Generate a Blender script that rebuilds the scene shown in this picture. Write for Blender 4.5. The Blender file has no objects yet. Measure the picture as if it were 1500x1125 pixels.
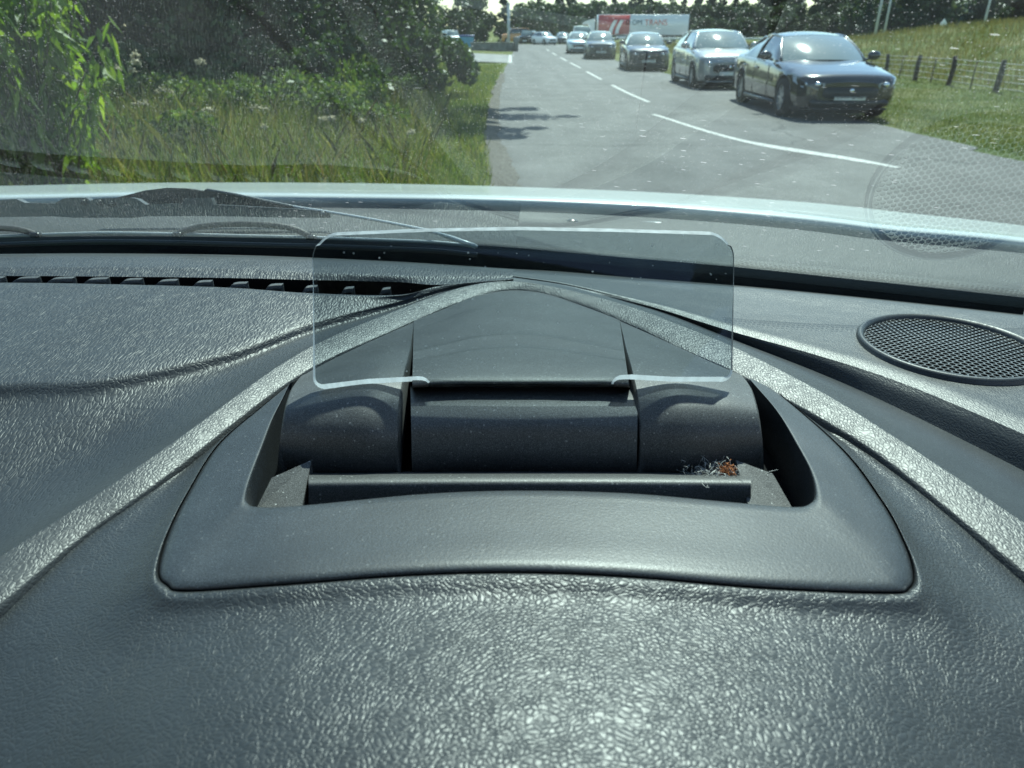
import bpy, math, random
import numpy as np
from mathutils import Vector

# ------------------------------------------------------------------ camera, light, exposure
S = bpy.context.scene
COL = S.collection
H = 1.42                       # camera height above the road
FPX = 1050.0                   # focal length in photo pixels (photo 1500 x 1125)
HOR = 48.0                     # row of the horizon in the photo
TH = math.atan((562.5 - HOR) / FPX)
CT, ST = math.cos(TH), math.sin(TH)
cam = bpy.data.cameras.new('camera')
cam.sensor_fit = 'HORIZONTAL'
cam.angle = 2 * math.atan(750 / FPX)
cam.clip_start = 0.01
cam.clip_end = 3000
cam.dof.use_dof = True
cam.dof.focus_distance = 0.30
cam.dof.aperture_fstop = 26
camo = bpy.data.objects.new('camera', cam)
COL.objects.link(camo)
camo.location = (0, 0, H)
camo.rotation_euler = (math.pi / 2 - TH, 0, 0)
S.camera = camo

SUN_EL, SUN_AZ = math.radians(56), math.radians(17)      # azimuth to the right of straight ahead
w = bpy.data.worlds.new('World'); S.world = w; w.use_nodes = True
wn = w.node_tree.nodes; wl = w.node_tree.links
bg = wn['Background']
sky = wn.new('ShaderNodeTexSky')
sky.sky_type = 'NISHITA'; sky.sun_disc = False
sky.sun_elevation = SUN_EL; sky.sun_rotation = SUN_AZ
sky.air_density = 1.1; sky.dust_density = .4; sky.ozone_density = 1.0
wl.new(sky.outputs[0], bg.inputs[0]); bg.inputs[1].default_value = 0.115
sd = bpy.data.lights.new('sun', 'SUN'); sd.energy = 5.0; sd.angle = math.radians(0.53); sd.color = (1, .975, .92)
so = bpy.data.objects.new('sun', sd); COL.objects.link(so)
sv = Vector((math.sin(SUN_AZ) * math.cos(SUN_EL), math.cos(SUN_AZ) * math.cos(SUN_EL), math.sin(SUN_EL)))
so.rotation_euler = sv.to_track_quat('Z', 'Y').to_euler()
S.view_settings.view_transform = 'Standard'
S.view_settings.look = 'None'
S.view_settings.exposure = 1.0
S.view_settings.gamma = 1
S.cycles.max_bounces = 8
S.cycles.transparent_max_bounces = 16
S.cycles.caustics_reflective = False
S.cycles.caustics_refractive = False
S.cycles.sample_clamp_indirect = 4
S.cycles.use_denoising = True

rng = np.random.default_rng(7)
R = random.Random(5)

# ------------------------------------------------------------------ geometry helpers
def ray(px, py):
    x = (px - 750) / FPX; u = (562.5 - py) / FPX
    return np.array((x, CT + u * ST, -ST + u * CT))
def P(px, py, z):
    """point at height z (relative to the camera) seen at that spot of the photo"""
    d = ray(px, py); k = z / d[2]
    return np.array((d[0] * k, d[1] * k, H + z))
def PY(px, py, y):
    d = ray(px, py); k = y / d[1]
    return np.array((d[0] * k, y, H + d[2] * k))
def G(px, py):
    return P(px, py, -H)

def crom(pts, n):
    """Catmull-Rom resample of an (m,3) list to n points"""
    p = np.asarray(pts, float); m = len(p)
    if m == 2:
        t = np.linspace(0, 1, n)[:, None]; return p[0] * (1 - t) + p[1] * t
    e = np.vstack([2 * p[0] - p[1], p, 2 * p[-1] - p[-2]])
    u = np.linspace(0, m - 1, n); i = np.minimum(u.astype(int), m - 2); f = (u - i)[:, None]
    a, b, c, d = e[i], e[i + 1], e[i + 2], e[i + 3]
    return .5 * (2 * b + (c - a) * f + (2 * a - 5 * b + 4 * c - d) * f ** 2 + (3 * b - a - 3 * c + d) * f ** 3)

def cross(pts, n):
    """centripetal spline (no overshoot where points crowd together)"""
    p = np.asarray(pts, float); m = len(p)
    if m == 2: return crom(p, n)
    t = np.concatenate([[0], np.cumsum(np.sqrt(np.linalg.norm(np.diff(p, axis=0), axis=1) + 1e-6))])
    h = np.diff(t); sl = np.diff(p, axis=0) / h[:, None]
    T = np.empty_like(p); T[0] = sl[0]; T[-1] = sl[-1]
    T[1:-1] = (h[1:, None] * sl[:-1] + h[:-1, None] * sl[1:]) / (h[1:] + h[:-1])[:, None]
    u = np.linspace(0, t[-1], n); i = np.clip(np.searchsorted(t, u, 'right') - 1, 0, m - 2); f = ((u - t[i]) / h[i])[:, None]; hh = h[i][:, None]
    return (2 * f ** 3 - 3 * f ** 2 + 1) * p[i] + (f ** 3 - 2 * f ** 2 + f) * hh * T[i] + (3 * f ** 2 - 2 * f ** 3) * p[i + 1] + (f ** 3 - f ** 2) * hh * T[i + 1]

class MB:
    def __init__(s): s.v = []; s.f = []; s.m = []; s.n = 0
    def add(s, V, F, m=0):
        V = np.asarray(V, float).reshape(-1, 3)
        s.v.append(V); s.f += [tuple(int(i) + s.n for i in f) for f in F]; s.m += [m] * len(F); s.n += len(V)
        return s
    def grid(s, A, m=0, flip=False):
        A = np.asarray(A); r, c = A.shape[:2]
        F = []
        for i in range(r - 1):
            for j in range(c - 1):
                q = (i * c + j, i * c + j + 1, (i + 1) * c + j + 1, (i + 1) * c + j)
                F.append(q[::-1] if flip else q)
        return s.add(A.reshape(-1, 3), F, m)
    def loft(s, rows, nt, ns, m=0, flip=False):
        """rows = curves (each a list of points with the same station count)"""
        a = np.array([crom(r, nt) for r in rows])
        b = np.array([cross(a[:, j], ns) for j in range(nt)])
        return s.grid(np.transpose(b, (1, 0, 2)), m, flip)
    def box(s, c, d, m=0, rz=0.0, bev=0.0):
        c = np.array(c, float); d = np.array(d, float) / 2
        if bev <= 0:
            V = np.array([(x, y, z) for x in (-1, 1) for y in (-1, 1) for z in (-1, 1)], float) * d
            F = [(0, 1, 3, 2), (4, 6, 7, 5), (0, 4, 5, 1), (2, 3, 7, 6), (0, 2, 6, 4), (1, 5, 7, 3)]
        else:
            o = []
            for z, k in ((-d[2], bev), (-d[2] + bev, 0), (d[2] - bev, 0), (d[2], bev)):
                a, b = d[0] - k, d[1] - k; e = bev * .7
                o.append([(-a + e, -b, z), (a - e, -b, z), (a, -b + e, z), (a, b - e, z), (a - e, b, z), (-a + e, b, z), (-a, b - e, z), (-a, -b + e, z)])
            V = np.array(o).reshape(-1, 3); F = [tuple(range(7, -1, -1)), tuple(range(24, 32))]
            for i in range(3):
                for j in range(8):
                    F.append((i * 8 + j, i * 8 + (j + 1) % 8, i * 8 + 8 + (j + 1) % 8, i * 8 + 8 + j))
        if rz:
            cz, sz = math.cos(rz), math.sin(rz)
            V = V @ np.array([[cz, sz, 0], [-sz, cz, 0], [0, 0, 1]])
        return s.add(V + c, F, m)
    def tube(s, pts, r, n=8, m=0, cap=True):
        p = np.asarray(pts, float); k = len(p)
        rr = np.full(k, r) if np.isscalar(r) else np.asarray(r, float)
        T = np.gradient(p, axis=0); T /= np.linalg.norm(T, axis=1)[:, None] + 1e-12
        up = np.array((0, 0, 1.)) if abs(T[0][2]) < .9 else np.array((1., 0, 0))
        V = []
        for i in range(k):
            a = np.cross(T[i], up); a /= np.linalg.norm(a) + 1e-12; b = np.cross(a, T[i])
            for j in range(n):
                t = 2 * math.pi * j / n; V.append(p[i] + rr[i] * (math.cos(t) * a + math.sin(t) * b))
        F = [(i * n + j, i * n + (j + 1) % n, (i + 1) * n + (j + 1) % n, (i + 1) * n + j) for i in range(k - 1) for j in range(n)]
        if cap: F += [tuple(range(n - 1, -1, -1)), tuple(range((k - 1) * n, k * n))]
        return s.add(V, F, m)
    def lathe(s, prof, axis='X', c=(0, 0, 0), n=28, m=0):
        """prof: (radius, along axis)"""
        V = []
        for r, h in prof:
            for j in range(n):
                t = 2 * math.pi * j / n; a, b = r * math.cos(t), r * math.sin(t)
                V.append({'X': (h, a, b), 'Y': (a, h, b), 'Z': (a, b, h)}[axis])
        k = len(prof)
        F = [(i * n + j, i * n + (j + 1) % n, (i + 1) * n + (j + 1) % n, (i + 1) * n + j) for i in range(k - 1) for j in range(n)]
        return s.add(np.array(V) + np.array(c), F, m)
    def ball(s, c, d, m=0, nu=14, nv=9):
        V = []; F = []
        for i in range(nv + 1):
            ph = math.pi * i / nv
            for j in range(nu):
                t = 2 * math.pi * j / nu
                V.append((c[0] + d[0] * math.sin(ph) * math.cos(t), c[1] + d[1] * math.sin(ph) * math.sin(t), c[2] + d[2] * math.cos(ph)))
        for i in range(nv):
            for j in range(nu):
                F.append((i * nu + j, (i + 1) * nu + j, (i + 1) * nu + (j + 1) % nu, i * nu + (j + 1) % nu))
        return s.add(V, F, m)
    def prism(s, poly, vec, m=0):
        p = np.asarray(poly, float); n = len(p); V = np.vstack([p, p + np.asarray(vec, float)])
        F = [tuple(range(n)), tuple(range(2 * n - 1, n - 1, -1))] + [(i, i + n, (i + 1) % n + n, (i + 1) % n) for i in range(n)]
        return s.add(V, F, m)
    def build(s, name, mats, parent=None, off=(0, 0, 0), smooth=True, fix=True, sharp=None):
        me = bpy.data.meshes.new(name)
        V = np.vstack(s.v) - np.array(off)
        me.from_pydata(V.tolist(), [], s.f)
        if not isinstance(mats, (list, tuple)): mats = [mats]
        for q in mats: me.materials.append(q)
        me.polygons.foreach_set('material_index', s.m)
        me.polygons.foreach_set('use_smooth', [smooth] * len(s.f))
        me.update()
        if fix:
            import bmesh
            b = bmesh.new(); b.from_mesh(me); bmesh.ops.recalc_face_normals(b, faces=b.faces); b.to_mesh(me); b.free()
        if sharp is not None and smooth:
            me.set_sharp_from_angle(angle=math.radians(sharp))
        o = bpy.data.objects.new(name, me); COL.objects.link(o)
        if parent is not None: o.parent = parent
        return o

def quads(name, V, mat, parent=None, loc=(0, 0, 0), k=4):
    """fast mesh of loose k-gons; V is (n,k,3)"""
    n = len(V); me = bpy.data.meshes.new(name)
    me.vertices.add(n * k); me.vertices.foreach_set('co', np.ascontiguousarray(V, dtype=np.float32).ravel())
    me.loops.add(n * k); me.loops.foreach_set('vertex_index', np.arange(n * k, dtype=np.int32))
    me.polygons.add(n); me.polygons.foreach_set('loop_start', np.arange(0, n * k, k, dtype=np.int32))
    try: me.polygons.foreach_set('loop_total', np.full(n, k, dtype=np.int32))
    except Exception: pass
    me.update(calc_edges=True); me.validate()
    for q in (mat if isinstance(mat, (list, tuple)) else [mat]): me.materials.append(q)
    o = bpy.data.objects.new(name, me); COL.objects.link(o); o.location = loc
    if parent is not None: o.parent = parent
    return o

def tag(o, label=None, cat=None, group=None, kind=None):
    if label: o['label'] = label
    if cat: o['category'] = cat
    if group: o['group'] = group
    if kind: o['kind'] = kind
    return o
def empty(name, loc, rz=0.0):
    o = bpy.data.objects.new(name, None); COL.objects.link(o); o.location = loc; o.rotation_euler = (0, 0, rz); o.empty_display_size = .2
    return o
def copy_tree(o, parent=None):
    c = o.copy(); COL.objects.link(c)
    if parent is not None: c.parent = parent
    for ch in list(o.children): copy_tree(ch, c)
    return c

# ------------------------------------------------------------------ material helpers
def newmat(name):
    m = bpy.data.materials.new(name); m.use_nodes = True
    nt = m.node_tree; nt.nodes.clear()
    out = nt.nodes.new('ShaderNodeOutputMaterial')
    return m, nt, out
def N(nt, typ, **kw):
    n = nt.nodes.new('ShaderNode' + typ)
    for k, v in kw.items():
        if k.startswith('i_'):
            n.inputs[int(k[2:]) if k[2:].isdigit() else k[2:].replace('_', ' ')].default_value = v
        else: setattr(n, k, v)
    return n
def math_n(nt, op, a, b=None, c=None, clamp=False):
    n = nt.nodes.new('ShaderNodeMath'); n.operation = op; n.use_clamp = clamp
    for i, v in enumerate((a, b, c)):
        if v is None: continue
        if isinstance(v, (int, float)): n.inputs[i].default_value = v
        else: nt.links.new(v, n.inputs[i])
    return n.outputs[0]
def ramp(nt, fac, stops):
    n = nt.nodes.new('ShaderNodeValToRGB'); e = n.color_ramp.elements
    while len(e) < len(stops): e.new(.5)
    for q, (p, c) in zip(e, stops):
        q.position = p; q.color = (*c, 1) if len(c) == 3 else c
    nt.links.new(fac, n.inputs[0]); return n.outputs[0]
def coords(nt, scale=(1, 1, 1), rot=(0, 0, 0)):
    t = nt.nodes.new('ShaderNodeTexCoord'); mp = nt.nodes.new('ShaderNodeMapping')
    mp.inputs['Scale'].default_value = scale; mp.inputs['Rotation'].default_value = rot
    nt.links.new(t.outputs['Object'], mp.inputs[0]); return mp.outputs[0]
def noise(nt, vec, scale, detail=3, rough=.5, dist=0.0):
    n = nt.nodes.new('ShaderNodeTexNoise'); n.inputs['Scale'].default_value = scale; n.inputs['Detail'].default_value = detail
    n.inputs['Roughness'].default_value = rough; n.inputs['Distortion'].default_value = dist
    if vec is not None: nt.links.new(vec, n.inputs['Vector'])
    return n
def principled(nt, out, col=(.5, .5, .5), rough=.5, metal=0., spec=.5):
    p = nt.nodes.new('ShaderNodeBsdfPrincipled')
    p.inputs['Base Color'].default_value = (*col, 1); p.inputs['Roughness'].default_value = rough
    p.inputs['Metallic'].default_value = metal; p.inputs['Specular IOR Level'].default_value = spec
    nt.links.new(p.outputs[0], out.inputs[0]); return p
def plain(name, col, rough=.5, metal=0., spec=.5, var=.12, scale=6., coat=0., bump=0., bscale=80.):
    """painted / moulded surface with slight tone and gloss variation"""
    m, nt, out = newmat(name); p = principled(nt, out, col, rough, metal, spec)
    v = coords(nt); n = noise(nt, v, scale, 4)
    hi = tuple(min(1, c * (1 + var)) for c in col); lo = tuple(c * (1 - var) for c in col)
    nt.links.new(ramp(nt, n.outputs[0], [(.3, lo), (.7, hi)]), p.inputs['Base Color'])
    nt.links.new(math_n(nt, 'MULTIPLY_ADD', n.outputs[0], .2 * rough, rough * .9), p.inputs['Roughness'])
    if coat: p.inputs['Coat Weight'].default_value = coat; p.inputs['Coat Roughness'].default_value = .03
    if bump:
        b = N(nt, 'Bump'); b.inputs['Strength'].default_value = 1; b.inputs['Distance'].default_value = bump
        nt.links.new(noise(nt, v, bscale, 2).outputs[0], b.inputs['Height']); nt.links.new(b.outputs[0], p.inputs['Normal'])
    return m

def leather(name, col, rough, stretch=(1, 1, 1), scale=420, depth=.00035, dust=.15, warp=.35, rot=0.0):
    m, nt, out = newmat(name); p = principled(nt, out, col, rough, 0, .5)
    L = nt.links
    t = nt.nodes.new('ShaderNodeTexCoord')
    wv = noise(nt, t.outputs['Object'], 90, 2)
    sub = N(nt, 'VectorMath', operation='SUBTRACT'); L.new(wv.outputs['Color'], sub.inputs[0]); sub.inputs[1].default_value = (.5, .5, .5)
    sc = N(nt, 'VectorMath', operation='SCALE'); L.new(sub.outputs[0], sc.inputs[0]); sc.inputs['Scale'].default_value = .01 * warp
    ad = N(nt, 'VectorMath', operation='ADD'); L.new(t.outputs['Object'], ad.inputs[0]); L.new(sc.outputs[0], ad.inputs[1])
    mp = N(nt, 'Mapping'); mp.inputs['Scale'].default_value = stretch; mp.inputs['Rotation'].default_value = (0, 0, rot); L.new(ad.outputs[0], mp.inputs[0])
    vo = N(nt, 'TexVoronoi', feature='DISTANCE_TO_EDGE'); vo.inputs['Scale'].default_value = scale; L.new(mp.outputs[0], vo.inputs['Vector'])
    edge = ramp(nt, vo.outputs['Distance'], [(0, (0, 0, 0)), (.16, (.5, .5, .5)), (.5, (1, 1, 1))])
    n2 = noise(nt, mp.outputs[0], scale * .9, 2, .5)
    n3 = noise(nt, mp.outputs[0], scale * 2.2, 2, .5)
    h = math_n(nt, 'ADD', math_n(nt, 'MULTIPLY', edge, .62), math_n(nt, 'MULTIPLY', n2.outputs[0], .75))
    h = math_n(nt, 'ADD', h, math_n(nt, 'MULTIPLY', n3.outputs[0], .12))
    b = N(nt, 'Bump'); b.inputs['Strength'].default_value = 1; b.inputs['Distance'].default_value = depth
    L.new(h, b.inputs['Height']); L.new(b.outputs[0], p.inputs['Normal'])
    # loose dust specks and faint grey wear
    d1 = N(nt, 'TexVoronoi'); d1.inputs['Scale'].default_value = 260; L.new(t.outputs['Object'], d1.inputs['Vector'])
    keep = math_n(nt, 'GREATER_THAN', noise(nt, t.outputs['Object'], 700, 1).outputs[0], .62)
    sp = math_n(nt, 'MULTIPLY', math_n(nt, 'LESS_THAN', d1.outputs['Distance'], .085), keep)
    wear = noise(nt, t.outputs['Object'], 30, 4)
    c0 = ramp(nt, wear.outputs[0], [(.3, tuple(c * .86 for c in col)), (.75, tuple(c * 1.25 + .002 for c in col))])
    mx = N(nt, 'MixRGB'); L.new(math_n(nt, 'MULTIPLY', sp, dust), mx.inputs[0]); L.new(c0, mx.inputs[1]); mx.inputs[2].default_value = (.5, .5, .47, 1)
    L.new(mx.outputs[0], p.inputs['Base Color'])
    return m

def grained(name, col, rough, dust=.4, depth=.00006, scale=1500):
    """fine spark-eroded black plastic with dust"""
    m, nt, out = newmat(name); p = principled(nt, out, col, rough, 0, .5); L = nt.links
    v = coords(nt)
    b = N(nt, 'Bump'); b.inputs['Strength'].default_value = 1; b.inputs['Distance'].default_value = depth
    L.new(noise(nt, v, scale, 2, .6).outputs[0], b.inputs['Height']); L.new(b.outputs[0], p.inputs['Normal'])
    d1 = N(nt, 'TexVoronoi'); d1.inputs['Scale'].default_value = 700; L.new(v, d1.inputs['Vector'])
    keep = math_n(nt, 'GREATER_THAN', noise(nt, v, 120, 3).outputs[0], .47)
    cs = N(nt, 'SeparateColor'); L.new(d1.outputs['Color'], cs.inputs[0])
    sp = math_n(nt, 'MULTIPLY', math_n(nt, 'LESS_THAN', d1.outputs['Distance'], math_n(nt, 'MULTIPLY', math_n(nt, 'POWER', cs.outputs[0], 2), .26)), keep)
    film = noise(nt, v, 45, 5, .65)
    c0 = ramp(nt, film.outputs[0], [(.35, tuple(c * .9 for c in col)), (.8, tuple(c * 1.3 + .004 for c in col))])
    grain_glint = noise(nt, v, 3600, 2, .7)  # grain glints put into the base colour as pale and dark speckle
    gm = N(nt, 'MixRGB', blend_type='MULTIPLY'); gm.inputs[0].default_value = 1; L.new(c0, gm.inputs[1]); L.new(ramp(nt, grain_glint.outputs[0], [(.38, (.45, .45, .45)), (.52, (1, 1, 1)), (.68, (2.6, 2.6, 2.6))]), gm.inputs[2])
    L.new(math_n(nt, 'MULTIPLY_ADD', grain_glint.outputs[0], -.35, rough + .17), p.inputs['Roughness'])
    mx = N(nt, 'MixRGB'); L.new(math_n(nt, 'MULTIPLY', sp, dust), mx.inputs[0]); L.new(gm.outputs[0], mx.inputs[1]); mx.inputs[2].default_value = (.42, .42, .4, 1)
    L.new(mx.outputs[0], p.inputs['Base Color'])
    return m

def schlick(nt, f0, power=5.0, gain=1.0):
    g = N(nt, 'NewGeometry'); d = N(nt, 'VectorMath', operation='DOT_PRODUCT')
    nt.links.new(g.outputs['Incoming'], d.inputs[0]); nt.links.new(g.outputs['Normal'], d.inputs[1])
    a = math_n(nt, 'SUBTRACT', 1, math_n(nt, 'ABSOLUTE', d.outputs['Value']), clamp=True)
    return math_n(nt, 'MULTIPLY', math_n(nt, 'MULTIPLY_ADD', math_n(nt, 'POWER', a, power), 1 - f0, f0), gain, clamp=True)

def leafmat(name, cols, trans, rough=.45, tcol=None, tmix=.45, scale=1.3):
    m, nt, out = newmat(name); L = nt.links
    g = N(nt, 'NewGeometry'); n = noise(nt, coords(nt), scale, 3)
    f = math_n(nt, 'ADD', math_n(nt, 'MULTIPLY', g.outputs['Random Per Island'], .55), math_n(nt, 'MULTIPLY', n.outputs[0], .5))
    k = len(cols)
    c = ramp(nt, f, [(.15 + .7 * i / (k - 1), q) for i, q in enumerate(cols)])
    p = nt.nodes.new('ShaderNodeBsdfPrincipled'); p.inputs['Roughness'].default_value = rough; p.inputs['Specular IOR Level'].default_value = .35
    L.new(c, p.inputs['Base Color'])
    tr = N(nt, 'BsdfTranslucent')
    mc = N(nt, 'MixRGB', blend_type='MULTIPLY'); mc.inputs[0].default_value = 1; L.new(c, mc.inputs[1]); mc.inputs[2].default_value = (*trans, 1); L.new(mc.outputs[0], tr.inputs[0])
    mx = N(nt, 'MixShader'); mx.inputs[0].default_value = tmix; L.new(p.outputs[0], mx.inputs[1]); L.new(tr.outputs[0], mx.inputs[2]); L.new(mx.outputs[0], out.inputs[0])
    return m

# ------------------------------------------------------------------ materials
M = {}
DK = (.021, .024, .026)
M['pad'] = leather('dash_leather', DK, .47, stretch=(1.0, .30, 1), scale=700, depth=.00027, rot=.12, warp=.45)
M['padr'] = leather('dash_leather_fine', DK, .46, stretch=(1.0, .5, 1), scale=1000, depth=.00011, rot=-.25, warp=.5)
M['hood'] = leather('binnacle_leather', DK, .42, stretch=(.72, 1.0, 1), scale=1000, depth=.00018, rot=.3, warp=.6)
M['ridge'] = leather('ridge_leather', (.034, .036, .036), .45, stretch=(1, .6, 1), scale=1000, depth=.00015, rot=.5, warp=.5)
M['bezel'] = grained('bezel_plastic', (.020, .0235, .027), .46, dust=.12, scale=1300)
M['cover'] = grained('cover_plastic', (.046, .0475, .048), .52, dust=.35, scale=1100)
M['mesh'] = grained('speaker_mesh_plastic', (.075, .08, .082), .38, dust=.1, depth=.00002)
M['dusty'] = grained('dusty_plastic', (.06, .06, .058), .6, dust=.8, scale=900)
M['void'] = plain('void_shade_black', (.004, .004, .005), .8, spec=.1)  # near-black that stands in for shade inside gaps and recesses
M['gloss_black'] = plain('smooth_black_plastic', (.012, .013, .015), .3)
M['rubber'] = plain('rubber', (.018, .018, .019), .6)
M['wiper_metal'] = plain('wiper_steel', (.10, .11, .115), .4, metal=.3)
M['cowl'] = plain('cowl_plastic', (.012, .0135, .014), .7, bump=.0004, bscale=500)
M['white_paint'] = plain('white_paint', (.43, .47, .455), .35, var=.03, coat=.5)
M['headliner'] = plain('headliner_cloth', (.26, .26, .25), .95)
M['door_card'] = plain('door_card', (.06, .06, .06), .8)
M['seat_cloth'] = plain('seat_cloth', (.16, .155, .15), .95)

def windscreen_mat():
    m, nt, out = newmat('windscreen_glass'); L = nt.links
    t = nt.nodes.new('ShaderNodeTexCoord')
    tr = N(nt, 'BsdfTransparent'); tr.inputs[0].default_value = (.715, .885, .840, 1)
    gl = N(nt, 'BsdfGlossy'); gl.inputs['Roughness'].default_value = 0.0; gl.inputs[0].default_value = (.92, 1, .98, 1)
    mx = N(nt, 'MixShader'); L.new(schlick(nt, .105, 4.4, .90), mx.inputs[0]); L.new(tr.outputs[0], mx.inputs[1]); L.new(gl.outputs[0], mx.inputs[2])
    # road grime: fine specks, smeared drops, thin film
    dirt = None
    def specks(scale, stretch, thr, nscale, nthr, rot=0):
        mp = N(nt, 'Mapping'); mp.inputs['Scale'].default_value = stretch; mp.inputs['Rotation'].default_value = (0, 0, rot); L.new(t.outputs['Object'], mp.inputs[0])
        v = N(nt, 'TexVoronoi'); v.inputs['Scale'].default_value = scale; L.new(mp.outputs[0], v.inputs['Vector'])
        r = math_n(nt, 'MULTIPLY', N_color_r(v), thr)
        a = math_n(nt, 'LESS_THAN', v.outputs['Distance'], r)
        k = ramp(nt, noise(nt, t.outputs['Object'], nscale, 2).outputs[0], [(nthr, (0, 0, 0)), (nthr + .12, (1, 1, 1))])
        return math_n(nt, 'MULTIPLY', a, k)
    def N_color_r(v):
        s = N(nt, 'SeparateColor'); L.new(v.outputs['Color'], s.inputs[0]); return math_n(nt, 'POWER', s.outputs[0], 3)
    a = specks(1250, (1, .8, .8), .22, 14, .38)
    b = specks(560, (.26, 1, 1), .20, 9, .47, .08)
    c = specks(1900, (.7, .9, .9), .30, 22, .34)
    film = ramp(nt, noise(nt, t.outputs['Object'], 26, 5, .62, .6).outputs[0], [(.32, (.002, .002, .002)), (.85, (.015, .015, .015))])
    d = math_n(nt, 'ADD', math_n(nt, 'MULTIPLY', math_n(nt, 'MAXIMUM', math_n(nt, 'MAXIMUM', a, math_n(nt, 'MULTIPLY', b, 1.05)), c), .16), film, clamp=True)
    df = N(nt, 'BsdfTranslucent'); df.inputs[0].default_value = (.75, .8, .78, 1)
    dm = N(nt, 'MixShader'); L.new(d, dm.inputs[0]); L.new(mx.outputs[0], dm.inputs[1]); L.new(df.outputs[0], dm.inputs[2])
    L.new(dm.outputs[0], out.inputs[0]); return m
M['windscreen'] = windscreen_mat()

def clear_band_mat():
    m, nt, out = newmat('glass_above_scuttle'); L = nt.links
    tr = N(nt, 'BsdfTransparent'); tr.inputs[0].default_value = (.715, .885, .840, 1)
    gl = N(nt, 'BsdfGlossy'); gl.inputs['Roughness'].default_value = .3; gl.inputs[0].default_value = (.5, .6, .7, 1)
    mx = N(nt, 'MixShader'); mx.inputs[0].default_value = .03; L.new(tr.outputs[0], mx.inputs[1]); L.new(gl.outputs[0], mx.inputs[2]); L.new(mx.outputs[0], out.inputs[0]); return m
M['glass_low'] = clear_band_mat()  # mirror reflection left out on this strip so the gap behind stays black
def frit_mat():
    """black ceramic band: solid below, dots that thin out towards the top (dots use the UV map)"""
    m, nt, out = newmat('black_ceramic_band'); L = nt.links
    uv = N(nt, 'UVMap')
    p = nt.nodes.new('ShaderNodeBsdfPrincipled'); p.inputs['Base Color'].default_value = (.006, .008, .011, 1); p.inputs['Roughness'].default_value = .35
    sx = N(nt, 'SeparateXYZ'); L.new(uv.outputs[0], sx.inputs[0])
    # staggered dots
    row = math_n(nt, 'FLOOR', math_n(nt, 'MULTIPLY', sx.outputs[1], 420))
    x = math_n(nt, 'ADD', math_n(nt, 'MULTIPLY', sx.outputs[0], 420), math_n(nt, 'MULTIPLY', math_n(nt, 'MODULO', row, 2), .5))
    fx = math_n(nt, 'SUBTRACT', math_n(nt, 'FRACT', x), .5)
    fy = math_n(nt, 'SUBTRACT', math_n(nt, 'FRACT', math_n(nt, 'MULTIPLY', sx.outputs[1], 420)), .5)
    dist = math_n(nt, 'SQRT', math_n(nt, 'ADD', math_n(nt, 'MULTIPLY', fx, fx), math_n(nt, 'MULTIPLY', fy, fy)))
    # v = 0 at the top of the band (metres down)
    lim = math_n(nt, 'MULTIPLY_ADD', sx.outputs[1], 40, .20)
    solid = math_n(nt, 'LESS_THAN', dist, lim)
    tr = N(nt, 'BsdfTransparent')
    mx = N(nt, 'MixShader'); L.new(math_n(nt, 'MULTIPLY', solid, .38), mx.inputs[0]); L.new(tr.outputs[0], mx.inputs[1]); L.new(p.outputs[0], mx.inputs[2]); L.new(mx.outputs[0], out.inputs[0])
    return m
M['frit'] = frit_mat()

def combiner_mat():
    m, nt, out = newmat('tinted_combiner_plastic'); L = nt.links
    tr = N(nt, 'BsdfTransparent'); tr.inputs[0].default_value = (.74, .78, .80, 1)
    gl = N(nt, 'BsdfGlossy'); gl.inputs['Roughness'].default_value = .02
    mx = N(nt, 'MixShader'); L.new(schlick(nt, .03, 5, .8), mx.inputs[0]); L.new(tr.outputs[0], mx.inputs[1]); L.new(gl.outputs[0], mx.inputs[2])
    v = coords(nt)
    vo = N(nt, 'TexVoronoi'); vo.inputs['Scale'].default_value = 330; L.new(v, vo.inputs['Vector'])
    sp = math_n(nt, 'MULTIPLY', math_n(nt, 'LESS_THAN', vo.outputs['Distance'], .11), math_n(nt, 'GREATER_THAN', noise(nt, v, 260, 1).outputs[0], .55))
    sm = ramp(nt, noise(nt, v, 60, 5, .6, 1.2).outputs[0], [(.55, (.0, .0, .0)), (.9, (.02, .02, .02))])
    d = math_n(nt, 'ADD', math_n(nt, 'MULTIPLY', sp, .4), sm, clamp=True)
    df = N(nt, 'BsdfTranslucent'); df.inputs[0].default_value = (.8, .82, .85, 1)
    dm = N(nt, 'MixShader'); L.new(d, dm.inputs[0]); L.new(mx.outputs[0], dm.inputs[1]); L.new(df.outputs[0], dm.inputs[2]); L.new(dm.outputs[0], out.inputs[0])
    return m
M['combiner'] = combiner_mat()
def edge_mat():
    m, nt, out = newmat('bright_frosted_edge'); L = nt.links
    a = N(nt, 'BsdfDiffuse'); a.inputs[0].default_value = (.8, .83, .84, 1)
    b = N(nt, 'BsdfTranslucent'); b.inputs[0].default_value = (.95, .97, .98, 1)
    mx = N(nt, 'MixShader'); L.new(a.outputs[0], mx.inputs[1]); L.new(b.outputs[0], mx.inputs[2])
    wv = noise(nt, coords(nt, (900, 40, 40)), 1, 2)
    L.new(math_n(nt, 'MULTIPLY_ADD', wv.outputs[0], .4, .3), mx.inputs[0])
    tr = N(nt, 'BsdfTransparent'); m2 = N(nt, 'MixShader'); m2.inputs[0].default_value = .92
    L.new(tr.outputs[0], m2.inputs[1]); L.new(mx.outputs[0], m2.inputs[2]); L.new(m2.outputs[0], out.inputs[0])
    return m
M['comb_edge'] = edge_mat()  # lower edge: light piped through the panel is put into a white colour
M['comb_top'] = plain('dim_frosted_edge', (.16, .175, .185), .5, var=.45, scale=260)  # same panel edge at top and sides, its dimmer light painted as grey

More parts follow.
